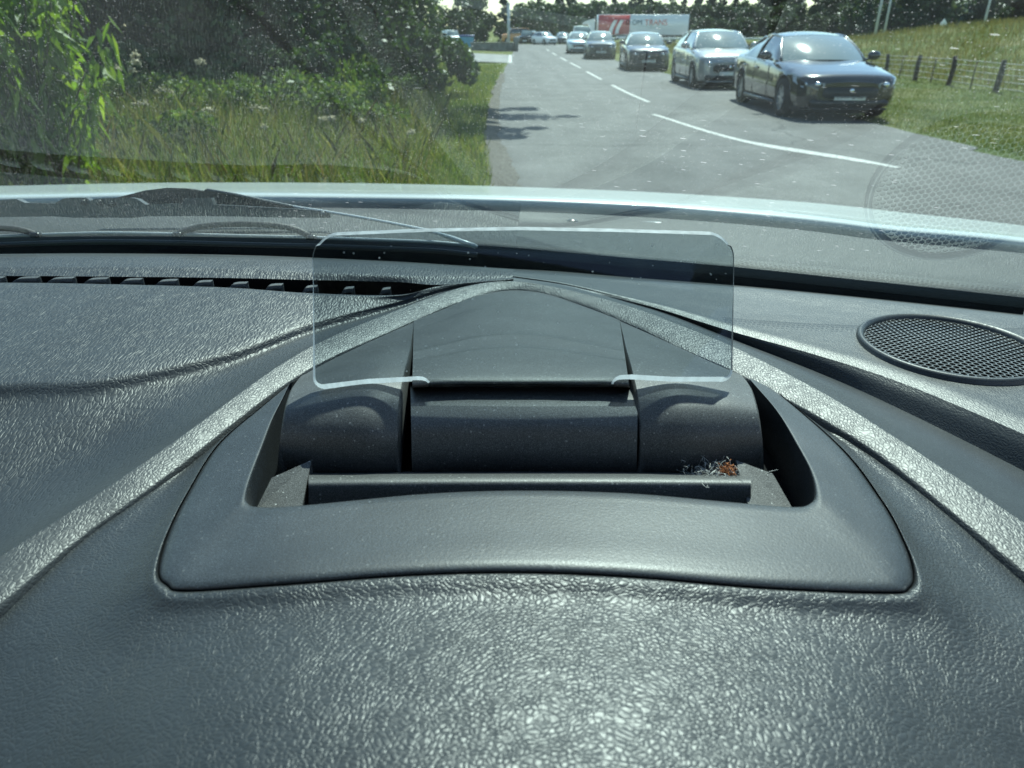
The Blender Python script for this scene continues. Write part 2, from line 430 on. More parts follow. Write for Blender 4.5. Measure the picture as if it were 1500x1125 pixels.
# ================================================================== THE SETTING: ground, road
def sstep(x, a, b):
    t = np.clip((np.asarray(x, float) - a) / (b - a), 0, 1); return t * t * (3 - 2 * t)
def terrain(X, Y):
    X = np.asarray(X, float); Y = np.asarray(Y, float)
    bank = 1.75 * sstep(X, 14.5, 34) * sstep(Y, 16, 34) * (1 - sstep(Y, 52, 74))
    bank += .35 * sstep(X, 15, 22) * sstep(Y, 14, 26) * (1 - sstep(Y, 45, 70))
    ditch = -.10 * np.exp(-((X - 9.5) / 1.8) ** 2) * (1 - sstep(Y, 90, 100))
    left = .25 * sstep(-X, 1.2, 5.5) * (1 - sstep(Y, 60, 80))
    far = 3.0 * sstep(Y, 150, 260)
    rough = .03 * np.sin(X * 1.7 + Y * .6) * np.sin(Y * 1.3 - X * .5) * sstep(np.abs(X - 3), 3.6, 5.5) * (1 - sstep(Y, 88, 96))
    return bank + ditch + left + far + rough
def ground_mat():
    m, nt, out = newmat('meadow_ground'); L = nt.links
    p = principled(nt, out, (.1, .12, .04), .95, 0, .1)
    v = coords(nt)
    a = noise(nt, v, .35, 5, .6); b = noise(nt, v, 9, 5, .7); c = noise(nt, v, 60, 3, .6)
    f = math_n(nt, 'ADD', math_n(nt, 'MULTIPLY', a.outputs[0], .55), math_n(nt, 'ADD', math_n(nt, 'MULTIPLY', b.outputs[0], .25), math_n(nt, 'MULTIPLY', c.outputs[0], .2)))
    L.new(ramp(nt, f, [(.36, (.055, .085, .024)), (.48, (.10, .125, .04)), (.58, (.165, .16, .065)), (.68, (.22, .19, .10))]), p.inputs['Base Color'])
    bp = N(nt, 'Bump'); bp.inputs['Strength'].default_value = .8; bp.inputs['Distance'].default_value = .05
    L.new(math_n(nt, 'ADD', b.outputs[0], c.outputs[0]), bp.inputs['Height']); L.new(bp.outputs[0], p.inputs['Normal'])
    return m
M['ground'] = ground_mat()
def asphalt_mat(name, base, patch=True):
    m, nt, out = newmat(name); L = nt.links
    p = principled(nt, out, base, .82, 0, .35)
    v = coords(nt)
    st = noise(nt, v, 38, 5, .85); bg_ = noise(nt, v, .9, 4, .6); lane = noise(nt, coords(nt, (1.6, .06, 1)), 1, 3, .5)
    f = math_n(nt, 'ADD', math_n(nt, 'MULTIPLY', st.outputs[0], .55), math_n(nt, 'ADD', math_n(nt, 'MULTIPLY', bg_.outputs[0], .36), math_n(nt, 'MULTIPLY', lane.outputs[0], .22)))
    c = ramp(nt, f, [(.42, tuple(x * .45 for x in base)), (.53, tuple(x * .88 for x in base)), (.62, tuple(x * 1.12 for x in base)), (.74, tuple(x * 1.9 for x in base))])
    # tar-sealed cracks
    vo = N(nt, 'TexVoronoi', feature='DISTANCE_TO_EDGE'); vo.inputs['Scale'].default_value = .16
    wv = noise(nt, v, 1.2, 4); ad = N(nt, 'VectorMath', operation='ADD'); L.new(v, ad.inputs[0]); L.new(wv.outputs['Color'], ad.inputs[1]); L.new(ad.outputs[0], vo.inputs['Vector'])
    ck = math_n(nt, 'MULTIPLY', math_n(nt, 'LESS_THAN', vo.outputs['Distance'], .0045), .55)
    mx = N(nt, 'MixRGB'); L.new(ck, mx.inputs[0]); L.new(c, mx.inputs[1]); mx.inputs[2].default_value = (.03, .03, .03, 1)
    L.new(mx.outputs[0], p.inputs['Base Color'])
    bp = N(nt, 'Bump'); bp.inputs['Strength'].default_value = .7; bp.inputs['Distance'].default_value = .012
    L.new(st.outputs[0], bp.inputs['Height']); L.new(bp.outputs[0], p.inputs['Normal'])
    return m
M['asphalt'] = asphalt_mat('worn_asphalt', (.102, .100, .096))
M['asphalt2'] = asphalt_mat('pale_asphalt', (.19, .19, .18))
def marking_mat():
    m, nt, out = newmat('worn_road_paint'); L = nt.links
    p = principled(nt, out, (.7, .7, .66), .7, 0, .3)
    n = noise(nt, coords(nt), 30, 5, .75)
    L.new(ramp(nt, n.outputs[0], [(.40, (.16, .16, .155)), (.50, (.42, .42, .40)), (.7, (.60, .59, .55))]), p.inputs['Base Color']); return m
M['marking'] = marking_mat()
M['gravel'] = plain('verge_grit', (.125, .115, .10), .95, var=.5, scale=35, bump=.02, bscale=60, spec=.1)

xs = np.concatenate([np.arange(-160, -20, 8), np.arange(-20, 46, .6), np.arange(46, 260, 8)])
ys = np.concatenate([np.arange(-12, 60, .6), np.arange(60, 140, 2.0), np.arange(140, 700, 20)])
XX, YY = np.meshgrid(xs, ys)
ZZ = terrain(XX, YY)
roadmask = (XX > -1.2) & (XX < 7.2) & (YY < 122)
ZZ = np.where(roadmask, np.minimum(ZZ, 0), ZZ)
g = MB().grid(np.dstack([XX, YY, ZZ])).build('grass_ground', M['ground'])
tag(g, kind='structure')

LE = [(-.05, -8), (-.05, 4), (-.1, 7.6), (-.3, 11.5), (-.42, 19.4), (-.35, 30), (-.2, 43.3), (.1, 65), (.5, 92), (-3, 104), (-8, 112)]
RE = [(6.6, -8), (6.6, 4), (6.45, 8), (6.3, 12.8), (6.1, 20.6), (5.95, 29.1), (5.9, 43), (6.0, 65), (6.6, 92), (12, 104), (16, 112)]
a = crom([(x, y, .008) for x, y in LE], 160); b = crom([(x, y, .008) for x, y in RE], 160)
wob = np.cumsum(rng.normal(0, .02, 160)); wob -= np.convolve(wob, np.ones(15) / 15, 'same'); a[:, 0] += wob * .8; b[:, 0] += np.roll(wob, 40)
tt = np.linspace(0, 1, 9)[:, None, None]
tag(MB().grid(a[None] * (1 - tt) + b[None] * tt).build('road', M['asphalt']), kind='structure')
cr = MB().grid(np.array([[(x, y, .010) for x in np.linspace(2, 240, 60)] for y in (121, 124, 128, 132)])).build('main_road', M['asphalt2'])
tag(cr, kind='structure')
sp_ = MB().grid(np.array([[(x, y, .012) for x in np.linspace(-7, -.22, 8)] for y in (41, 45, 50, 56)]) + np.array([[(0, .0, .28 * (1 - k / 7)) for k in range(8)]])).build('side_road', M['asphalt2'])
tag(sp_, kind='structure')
gr = crom([(-.15, 2, .006), (-.25, 7.6, .006), (-.42, 11.5, .006), (-.52, 19, .006), (-.42, 30, .006)], 60); gr2 = crom([(.1, 2, .010), (.08, 7.6, .010), (-.16, 11.5, .010), (-.3, 19, .010), (-.25, 30, .010)], 60)
gr[:, 0] += rng.normal(0, .03, 60); gr2[:, 0] += rng.normal(0, .025, 60)
gr[:, 2] = .03; gr2[:, 2] = .013
tag(MB().grid(np.array([gr, gr2])).build('verge_grit_strip', M['gravel']), kind='structure')

def stripe(pts, wd, name='road_marking'):
    p = crom([(x, y, .012) for x, y in pts], 24); T = np.gradient(p, axis=0); T /= np.linalg.norm(T, axis=1)[:, None]
    nrm = np.stack([T[:, 1], -T[:, 0], 0 * T[:, 0]], 1); wv = np.full(24, wd)[:, None] if np.isscalar(wd) else np.interp(np.linspace(0, 1, 24), np.linspace(0, 1, len(wd)), wd)[:, None]
    return np.array([p - nrm * wv / 2, p + nrm * wv / 2])
mk = MB()
mk.grid(stripe([(4.5, 8.6), (4.2, 9.25), (3.3, 11.1), (2.72, 14.7)], [.10, .13, .20, .27, .13, .11, .10]))
for q in ([(3.1, 17.4), (3.02, 20), (3.0, 23.3)], [(3.0, 26.1), (3.02, 31.7)], [(3.05, 34.9), (3.05, 41)], [(3.05, 44), (3.08, 50)], [(3.1, 55), (3.15, 62)], [(3.2, 68), (3.3, 76)]):
    mk.grid(stripe(q, .11))
mk.grid(stripe([(-.1, 41), (-.12, 56)], .2)); 
tag(mk.build('road_marking', M['marking']), kind='structure')

# ================================================================== OUR CAR (seen from the driver's seat)
OFF = (-.38, 1.2, 0)
car = empty('white_car', OFF)
tag(car, 'white car seen from its driver seat, black dashboard with raised head-up display above white bonnet', 'car')

# ---- windscreen: cylinder-like, raked 32 degrees
WX, WY0, WA, WZ0, WM = -.60, .4600, .144, -.125, .63
def ws_y(x, z): return WY0 - WA * (x - WX) ** 2 - (z - WZ0) / WM
def ws_n(x):
    n = np.array((WM * 2 * WA * (x - WX), WM, 1.0)); return n / np.linalg.norm(n)
def ws_hit(px, py, off=0.0):
    d = ray(px, py)
    lo, hi = 0.02, 3.0
    def fn(k):
        q = d * k - ws_n(d[0] * k) * off
        return q[1] - ws_y(q[0], q[2])
    for _ in range(60):
        mid = .5 * (lo + hi)
        if fn(mid) > 0: hi = mid
        else: lo = mid
    p = d * lo
    return np.array((p[0], p[1], H + p[2]))
BL = [(-420, 349), (-200, 348), (0, 347), (200, 346), (400, 348), (600, 353), (760, 363), (900, 376), (1080, 391), (1250, 409), (1500, 436), (1750, 470)]
bl3 = np.array([ws_hit(*q) for q in BL])
gx = np.linspace(-1.02, .26 + .2, 90); zb_ = np.interp(gx, bl3[:, 0], bl3[:, 2] - H)
A = np.array([[(x, ws_y(x, zb_[j] * (1 - k) + .31 * k), H + zb_[j] * (1 - k) + .31 * k) for j, x in enumerate(gx)] for k in np.linspace(0, 1, 30)])
A2 = np.array([[(x, ws_y(x, -.175 * (1 - k) + zb_[j] * k), H - .175 * (1 - k) + zb_[j] * k) for j, x in enumerate(gx)] for k in np.linspace(0, 1, 6)])
ws = MB().grid(A).grid(A2, 1).build('windscreen', [M['windscreen'], M['glass_low']], car, OFF, fix=False)
# ceramic band on the inner face of the glass
tops = [ws_hit(px, py - dy, -.002) for (px, py), dy in zip(BL[8:], (12, 13, 14, 15))]
tp = crom(tops, 60)
rowsF = []
for k in np.linspace(0, 1, 8):
    r_ = tp.copy(); zz = tp[:, 2] - .0048 * k
    for i in range(60):
        x = r_[i, 0]; q = np.array((x, ws_y(x, zz[i] - H), zz[i])) - ws_n(x) * .002; r_[i] = q
    rowsF.append(r_)
rowsF = np.array(rowsF)
fr = MB().grid(rowsF).build('ceramic_band', M['frit'], ws, (0, 0, 0))
fr.data.transform(__import__('mathutils').Matrix.Translation(-Vector(OFF)))
uvl = fr.data.uv_layers.new(name='UVMap')
arc = np.concatenate([[0], np.cumsum(np.linalg.norm(np.diff(tp, axis=0), axis=1))])
for lp in fr.data.loops:
    i, j = divmod(lp.vertex_index, 60)
    uvl.data[lp.index].uv = (arc[j], float(np.linalg.norm(rowsF[i, j] - rowsF[0, j])))

# ---- dashboard top: left pad, right pad
def C(lst): return [P(*q) for q in lst]
def zl(xy, z):
    z = [z] * len(xy) if np.isscalar(z) else z
    return [P(x, y, q) for (x, y), q in zip(xy, z)]
d = MB()
zf = [-.1190, -.1190, -.1190, -.1190, -.1190, -.1185, -.1180, -.1172]
Fl = [(-260, 378), (0, 375), (150, 374), (330, 376), (450, 380), (580, 386), (660, 391), (752, 397)]
Fm = [(-260, 392), (0, 391), (150, 391), (330, 393), (450, 398), (580, 403), (660, 405), (752, 404)]
Fb = [(-260, 404), (0, 404), (150, 405), (330, 407), (450, 410), (580, 413), (645, 417), (752, 409)]
PR = [(-260, 413), (0, 413), (150, 415), (330, 420), (450, 428), (580, 431), (645, 419), (752, 410)]
Ee = [(-260, 592), (0, 566), (150, 558), (330, 520), (450, 479), (580, 446), (660, 423), (752, 411)]
E2 = [(-260, 602), (0, 575), (150, 566), (330, 527), (450, 484.5), (580, 448.5), (662, 423.5), (752, 411.3)]
VV = [(-260, 905), (0, 735), (150, 650), (300, 566), (440, 502), (579, 452), (670, 422), (752, 411.6)]
ROl = [(-260, 992), (0, 815), (125, 735), (250, 650), (440, 516), (579, 455), (680, 420), (752, 412)]
zRO = [-.1285, -.1245, -.1225, -.1198, -.1170, -.1153, -.1145, -.1138]
f0 = zl([(x, y - 3) for x, y in Fl], [q - .02 for q in zf]); f1 = zl(Fl, zf)
d.loft([f0, zl(Fl, [q - .002 for q in zf]), zl([(x, y + 2) for x, y in Fl], zf), zl(Fm, zf), zl([(x, y + 3) for x, y in Fm], [q - .0005 for q in zf]), zl(Fb, [-.1214, -.1214, -.1214, -.1214, -.1215, -.1210, -.1196, -.1176])], 90, 30)
fb = zl(Fb, [-.1214, -.1214, -.1214, -.1214, -.1215, -.1210, -.1196, -.1176])
down = [q - np.array((0, 0, .03)) for q in fb]
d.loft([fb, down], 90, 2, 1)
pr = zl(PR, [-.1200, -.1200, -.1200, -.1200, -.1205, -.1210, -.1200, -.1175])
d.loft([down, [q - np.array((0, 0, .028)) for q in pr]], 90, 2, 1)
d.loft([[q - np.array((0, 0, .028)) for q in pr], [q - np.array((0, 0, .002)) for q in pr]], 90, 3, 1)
ee = zl(Ee, [-.1300, -.1290, -.1285, -.1275, -.1265, -.1245, -.1212, -.1172])
midp = [.5 * (p1 + p2) + np.array((0, 0, .0010)) for p1, p2 in zip(pr, ee)]
e2 = [q + np.array((0, -.0044, -.0034)) * k for q, k in zip(ee, [1, 1, 1, .9, .7, .4, .15, 0])]
vv = zl(VV, [-.155, -.146, -.1415, -.1350, -.1283, -.1240, -.1203, -.1155])
rol = zl(ROl, zRO)
vv = [w_ * q + (1 - w_) * (.45 * p1 + .55 * p2 + np.array((0, 0, -.0022)) * k) for q, p1, p2, w_, k in zip(vv, e2, rol, [1, 1, .85, .5, .1, 0, 0, 0], [1, 1, 1, 1, .9, .6, .2, 0])]
e3 = [.62 * p1 + .38 * p2 + np.array((0, 0, -.0006)) * k for p1, p2, k in zip(e2, vv, [1, 1, 1, .8, .4, .1, 0, 0])]
v2 = [.5 * p1 + .5 * p2 + np.array((0, 0, -.004)) * k for p1, p2, k in zip(vv, rol, [1, 1, 1, .6, .2, .05, 0, 0])]
d.loft([[q - np.array((0, 0, .002)) for q in pr], [q + np.array((0, -.0006, -.0003)) for q in pr], [q + np.array((0, -.003, .0001)) if i < 6 else q for i, q in enumerate(pr)], midp,
        [.08 * a_ + .92 * b_ + np.array((0, 0, .0006)) for a_, b_ in zip(midp, ee)], ee, e2, e3, vv, v2, rol], 130, 150)
# right
ROr = [(752, 412), (830, 424), (924, 449), (996, 476), (1075, 508), (1200, 572), (1300, 633), (1500, 765), (1800, 975)]
zROr = [-.1138, -.1145, -.1155, -.1163, -.1172, -.1190, -.1208, -.1246, -.1295]
Fr = [(752, 397), (830, 401), (914, 407), (984, 411), (1090, 418), (1200, 428), (1300, 438), (1500, 460), (1800, 499)]
PEr = [(752, 405), (830, 417), (914, 437), (984, 455), (1074, 483), (1200, 518), (1320, 557), (1500, 632), (1800, 770)]
DFr = [(752, 408), (830, 419.5), (914, 441), (984, 462), (1074, 497), (1200, 546), (1320, 600), (1500, 690), (1800, 850)]
zr = [-.1172, -.1205, -.1240, -.1270, -.1295, -.1310, -.1315, -.1315, -.1315]
fr0 = zl([(x, y - 3) for x, y in Fr], [q - .02 for q in zr])
per = zl(PEr, [-.1165, -.1195, -.1230, -.1262, -.1290, -.1310, -.1315, -.1315, -.1315])
dfr = zl(DFr, [-.1160, -.1195, -.1242, -.1288, -.1340, -.1388, -.1408, -.1428, -.1450])
ror = zl(ROr, zROr)
fr1 = zl(Fr, zr); fr2 = zl([(x, y + 3) for x, y in Fr], zr)
lerp = lambda A_, B_, t, dz=0: [a_ * (1 - t) + b_ * t + np.array((0, 0, dz)) for a_, b_ in zip(A_, B_)]
pr2 = lerp(fr1, per, .93)
d.loft([fr0, [q - np.array((0, 0, .002)) for q in fr1], fr2, lerp(fr1, per, .3), lerp(fr1, per, .6), lerp(fr1, per, .86), pr2, [q + np.array((0, .0006, -.0012)) for q in per]], 110, 50, 2)
d.loft([[q + np.array((0, .0006, -.0012)) for q in per], [q * .6 + w_ * .4 for q, w_ in zip(per, dfr)], dfr], 110, 12, 2)
d.loft([dfr, lerp(dfr, ror, .12, -.0004), lerp(dfr, ror, .45, -.0012), lerp(dfr, ror, .8, -.0008), ror], 110, 30, 3)
dash = d.build('dashboard', [M['pad'], M['void'], M['padr'], M['bezel']], car, OFF)

# underside box that closes the dash towards the glass and the cabin
cl = MB()
cl.grid(np.array([[(x, .425 - WA * (x - WX) ** 2 - .004, H - .150), (x, .20, H - .26), (x, .02, H - .33)] for x in np.linspace(-1.0, .5, 30)]))
cl.build('dash_carrier', M['void'], dash)
for o_ in (dash.children[-1],): o_.data.transform(__import__('mathutils').Matrix.Translation(-Vector(OFF)))

# vent teeth in the slot
tx = [(17, 53, 409), (68, 105, 409.5), (122, 155, 410.5), (175, 205, 411.5), (227, 257, 413), (282, 308, 414.5), (335, 360, 417), (388, 412, 419.5), (443, 463, 422), (500, 517, 424), (556, 571, 425), (-36, 2, 409), (-90, -52, 409)]
for x0, x1, y in tx:
    k = (x1 - x0) / 36
    pts = [P(x0 - 3 * k, y + 9, -.1235), P(x0 + 1, y + 4, -.1215), P(x0 + 7 * k, y + .5, -.1203), P(x0 + 18 * k, y - .8, -.1201), P(x1, y - 1.2, -.1201)]
    top = crom(pts, 14)
    mb = MB(); wv = np.array((0, .004, 0)); dn = np.array((0, 0, -.0022))
    mb.grid(np.array([top + dn, top, top + wv, top + wv + dn])); 
    q = top[-1]; mb.add([q, q + wv, q + wv + np.array((0, 0, -.02)), q + np.array((0, 0, -.02)), q + np.array((-.001, 0, 0)), q + wv + np.array((-.001, 0, 0)), q + wv + np.array((-.001, 0, -.02)), q + np.array((-.001, 0, -.02))], [(0, 1, 2, 3), (4, 7, 6, 5), (0, 3, 7, 4)])
    mb.build('vent_tooth', M['cover'], dash, OFF)

# ---- ridge strip (welt) along the rim of the instrument binnacle
RO = ROl + ROr[1:]; zRO2 = zRO + zROr[1:]
RI = [(-260, 1095), (0, 885), (125, 783), (250, 693), (440, 549), (579, 483), (680, 441), (752, 426), (840, 444), (924, 476), (996, 510), (1075, 545), (1200, 612), (1300, 676), (1500, 838), (1800, 1090)]
ro = zl(RO, zRO2); ri = zl(RI, [q - .0030 for q in zRO2])
up = np.array((0, 0, 1.))
rg = MB()
rg.loft([[q - up * .004 + .15 * (q - p_) for q, p_ in zip(ro, ri)], ro, lerp(ro, ri, .06, .0002), lerp(ro, ri, .16, .0003), lerp(ro, ri, .5, .0005), lerp(ro, ri, .86, .0004), lerp(ro, ri, .95, .0002), ri, [q - up * .003 + .10 * (q - p_) for q, p_ in zip(ri, ro)], [q - up * .010 + .12 * (q - p_) for q, p_ in zip(ri, ro)]], 240, 36)
rg.build('binnacle_rim', M['ridge'], dash, OFF)

# ---- binnacle top in leather, round the display bezel
B_ = [(428, 560), (380, 598), (320, 650), (275, 722), (245, 785), (232, 838), (245, 858), (272, 866), (400, 858), (600, 843), (765, 839), (930, 846), (1120, 862), (1300, 869), (1332, 862), (1338, 840), (1325, 795), (1290, 730), (1225, 648), (1106, 546)]
zB = [-.121, -.121, -.121, -.1205, -.120, -.1195, -.119, -.1185, -.116, -.114, -.1135, -.114, -.116, -.1185, -.119, -.1195, -.120, -.1205, -.121, -.122]
O_ = [(440, 552), (350, 621), (250, 695), (125, 785), (0, 887), (-150, 1005), (-260, 1180), (-200, 1420), (130, 1420), (480, 1420), (765, 1420), (1050, 1420), (1370, 1420), (1700, 1420), (1850, 1300), (1800, 1095), (1500, 840), (1385, 740), (1255, 650), (1085, 551)]
zO = [-.121, -.122, -.1235, -.126, -.130, -.137, -.146, -.150, -.134, -.1255, -.1235, -.1255, -.132, -.148, -.146, -.136, -.130, -.127, -.1245, -.121]
bot = np.array([0, 0, 0, .05, .1, .2, .4, .7, 1, 1, 1, 1, 1, .7, .4, .2, .1, .05, 0, 0])
def mixpx(t, dz):
    return [P(b[0] * (1 - t) + o[0] * t, b[1] * (1 - t) + o[1] * t, zb * (1 - t) + zo * t + dd) for b, o, zb, zo, dd in zip(B_, O_, zB, zO, dz)]
bh = MB()
bh.loft([mixpx(0, np.full(20, -.004)), mixpx(.004, -.0006 + 0 * bot), mixpx(.018, .0010 - .0016 * bot), mixpx(.06, .0003 - .0018 * bot), mixpx(.16, -.0016 + .0016 * bot), mixpx(.36, -.0022 + .0054 * bot), mixpx(.66, -.0012 + .0062 * bot), mixpx(1, np.full(20, -.0006))], 200, 90)
bh.build('binnacle_top', M['hood'], dash, OFF)

# ---- head-up display: bezel + pieces
R_ = [(424, 562), (414, 585), (400, 615), (385, 655), (368, 700), (361, 726), (364, 738), (380, 743), (440, 741), (620, 724), (765, 719), (920, 723), (1060, 735), (1158, 743), (1186, 738), (1194, 722), (1186, 690), (1165, 650), (1135, 600), (1098, 556)]
zR = [-.120, -.119, -.1185, -.118, -.1175, -.117, -.117, -.1168, -.1158, -.115, -.1148, -.115, -.1158, -.1168, -.117, -.117, -.1175, -.118, -.1185, -.121]
def bz(t, dz):
    return [P(r[0] * (1 - t) + b[0] * t, r[1] * (1 - t) + b[1] * t, zr_ * (1 - t) + zb_ * t + dz) for r, b, zr_, zb_ in zip(R_, B_, zR, zB)]
bzl = MB()
rr = bz(0, 0)
bzl.loft([[q - up * .03 for q in rr], [q - up * .003 for q in rr], rr, bz(.04, .0009), bz(.12, .0010), bz(.45, .0010), bz(.76, .0010), bz(.90, .0006), bz(.975, -.0003), bz(1, -.0028)], 220, 54)
hud = bzl.build('head_up_display', M['bezel'], car, OFF)
# black floor of the well
MB().grid(np.array([[P(x, y, -.136 - .006 * (y < 600)) for x in np.linspace(430 - (y - 560) * .28, 1090 + (y - 560) * .42, 10)] for y in (575, 620, 680, 750)])).build('well_floor', M['void'], hud, OFF)
# side covers
def colz(cols, zs): return [[P(c[i][0], c[i][1], zs[k][i]) for k, c in enumerate(cols)] for i in range(len(cols[0]))]
Lc = [[(404, 715), (408, 690), (413, 640), (418, 604), (427, 572), (434, 560), (441, 551)],
      [(470, 716), (470, 692), (471, 640), (474, 596), (479, 560), (485, 541), (492, 524)],
      [(530, 717), (530, 693), (532, 640), (535, 590), (541, 550), (548, 521), (556, 494)],
      [(575, 718), (576, 694), (579, 640), (584, 588), (592, 545), (600, 512), (607, 471)]]
zs1 = [-.141, -.1275, -.1138, -.1075, -.1070, -.110, -.1205]; zs2 = [-.141, -.1265, -.1125, -.1055, -.1045, -.107, -.1195]
zs3 = [-.141, -.126, -.112, -.1042, -.1025, -.1055, -.119]; zs4 = [-.142, -.1275, -.1135, -.1055, -.1035, -.106, -.1185]
sl = MB(); rws = colz(Lc, [zs1, zs2, zs3, zs4])
def with_sides(mb, rws, nt, ns):
    rows = [[r[0] - up * .012] + r + [r[-1] - up * .014] for r in rws]
    a = np.array([crom(r, nt) for r in rws]); b = np.array([cross(a[:, j], ns) for j in range(nt)]); gd = np.transpose(b, (1, 0, 2))
    mb.grid(gd)
    for col, s in ((0, -1), (nt - 1, 1)):
        e = gd[:, col]; mb.grid(np.array([e, e + np.array((s * .0007, 0, -.0008)), e + np.array((s * .0008, 0, -.014))]))
with_sides(sl, rws, 40, 60); sl.build('side_cover', M['cover'], hud, OFF, sharp=50)
Rc = [[(946, 718), (945, 694), (941, 640), (936, 588), (927, 545), (918, 512), (908, 470)],
      [(1000, 717), (999, 693), (998, 640), (996, 592), (992, 550), (989, 529), (984, 504)],
      [(1060, 716), (1060, 692), (1060, 640), (1057, 598), (1052, 562), (1046, 546), (1036, 528)],
      [(1120, 714), (1117, 690), (1114, 640), (1109, 604), (1101, 573), (1095, 561), (1087, 550)]]
sr = MB(); with_sides(sr, colz(Rc, [zs4, zs3, zs2, zs1]), 40, 60); sr.build('side_cover', M['cover'], hud, OFF, sharp=50)
# top cover between the slots (with two shallow steps)
topx = [(606, 472), (650, 455), (690, 438), (730, 429), (762, 427), (800, 432), (850, 449), (885, 462), (908, 471)]
botx = [(604, 566), (650, 564), (690, 563), (730, 563), (762, 563), (800, 563), (850, 564), (885, 564), (922, 566)]
def tc(t, z): return [P(b[0] * (1 - t) + q[0] * t, b[1] * (1 - t) + q[1] * t, z) for b, q in zip(botx, topx)]
cv = MB()
cv.loft([tc(-.03, -.112), tc(-.01, -.1040), tc(.01, -.1024), tc(.05, -.1016), tc(.2, -.1012), tc(.36, -.1022), tc(.395, -.1026), tc(.41, -.1036), tc(.50, -.1045), tc(.54, -.1048), tc(.555, -.1058), tc(.72, -.1082), tc(.86, -.1115), tc(.88, -.1124), tc(1.0, -.1155), tc(1.03, -.120)], 60, 110)
cv.build('top_cover', M['cover'], hud, OFF)
# roller in front of the screen
ro_x = np.array([602, 640, 700, 765, 830, 890, 934])
rl = MB(); prof = [(566, -.120), (568, -.111), (572, -.1078), (584, -.1068), (602, -.1078), (625, -.1105), (650, -.1155), (675, -.1215), (695, -.128), (720, -.140)]
bow = lambda x: -3.0 * (1 - ((x - 766) / 168) ** 2)
rl.loft([[P(x + (766 - x) * .012 * ((i - 4) / 5), y + bow(x), z) for x in ro_x] for i, (y, z) in enumerate(prof)], 40, 50)
rl.build('roller_cover', M['cover'], hud, OFF)
# lower ledge
lg = MB(); lx = np.linspace(452, 1100, 8)
lb = lambda x: -2 * (1 - ((x - 766) / 320) ** 2)
lg.loft([[P(x, y + lb(x), z) for x in lx] for y, z in [(690, -.136), (695, -.1232), (698, -.1210), (703, -.1203), (709, -.1206), (716, -.1218), (735, -.1258), (752, -.1295)]], 40, 30)
lg.build('ledge', M['cover'], hud, OFF)
# dusty end brackets
def wedge(pts, name):
    p = [P(*q) for q in pts]; mb = MB(); n = len(p)
    mb.add(np.array(p + [q - up * .02 for q in p]), [tuple(range(n))] + [(i, (i + 1) % n, (i + 1) % n + n, i + n) for i in range(n)])
    mb.build(name, M['dusty'], hud, OFF, smooth=False)
wedge([(456, 674, -.1195), (398, 700, -.1215), (374, 748, -.1270), (441, 750, -.1262)], 'end_bracket')
wedge([(1078, 674, -.1195), (1132, 694, -.1215), (1164, 750, -.1270), (1099, 750, -.1262)], 'end_bracket')

# transparent combiner screen: a 3 mm slab leaning forward
DG = P(750, 558, -.1005); DG = (DG[1] * CT - (DG[2] - H) * ST)
def onscreen(px, py, extra=0.0):
    d_ = ray(px, py) * (DG + extra); return np.array((d_[0], d_[1], H + d_[2]))
def arcpts(cx, cy, rx, ry, a0, a1, n=8):
    return [(cx + rx * math.cos(math.radians(a)), cy + ry * math.sin(math.radians(a))) for a in np.linspace(a0, a1, n)]
outl = arcpts(497, 379, 40, 40, 180, 262, 10) + [(620, 334), (760, 331.5), (900, 334)] + arcpts(1036, 378, 40, 40, -80, 0, 10)
outl += arcpts(1061, 542, 14, 15, 0, 86, 6) + [(985, 557), (925, 553.5)] + arcpts(913, 565, 13, 11, -85, -175, 5) + [(899, 567), (760, 567), (627, 567)] + arcpts(614, 567, 13, 11, -5, -95, 5) + [(540, 560)] + arcpts(473, 553, 16, 15, 92, 180, 6)
oc = np.array(outl); cen = np.array((767, 455)); nrm_ = np.stack([np.roll(oc, -1, 0)[:, 1] - np.roll(oc, 1, 0)[:, 1], -(np.roll(oc, -1, 0)[:, 0] - np.roll(oc, 1, 0)[:, 0])], 1)
nrm_ /= np.linalg.norm(nrm_, axis=1)[:, None]
f_ = np.array([onscreen(*q) for q in oc - nrm_ * np.where(oc[:, 1:] < 360, 5.6, np.where(oc[:, 1:] > 570, 0, np.where(oc[:, 1:] > 535, 5.0, .6)))])
b_o = np.array([onscreen(*q) for q in oc + nrm_ * np.where(oc[:, 1:] < 570, 2.0, 0)])
ax = np.array((0, CT, -ST)); k = len(f_); bk = b_o + ax * .0028
scr = MB()
ins = f_ + ax * 0
scr.add(np.vstack([f_, bk]), [tuple(range(k)), tuple(range(2 * k - 1, k - 1, -1))], 0)
for i in range(k):
    hid = oc[i][1] > 561 and oc[(i + 1) % k][1] > 561 and 620 < oc[i][0] < 906
    scr.add(np.vstack([f_, bk]), [(i, i + k, (i + 1) % k + k, (i + 1) % k)], 0 if hid else 2 if oc[i][1] < 535 else 1)
scr.build('transparent_screen', [M['combiner'], M['comb_edge'], M['comb_top']], hud, OFF, smooth=False)

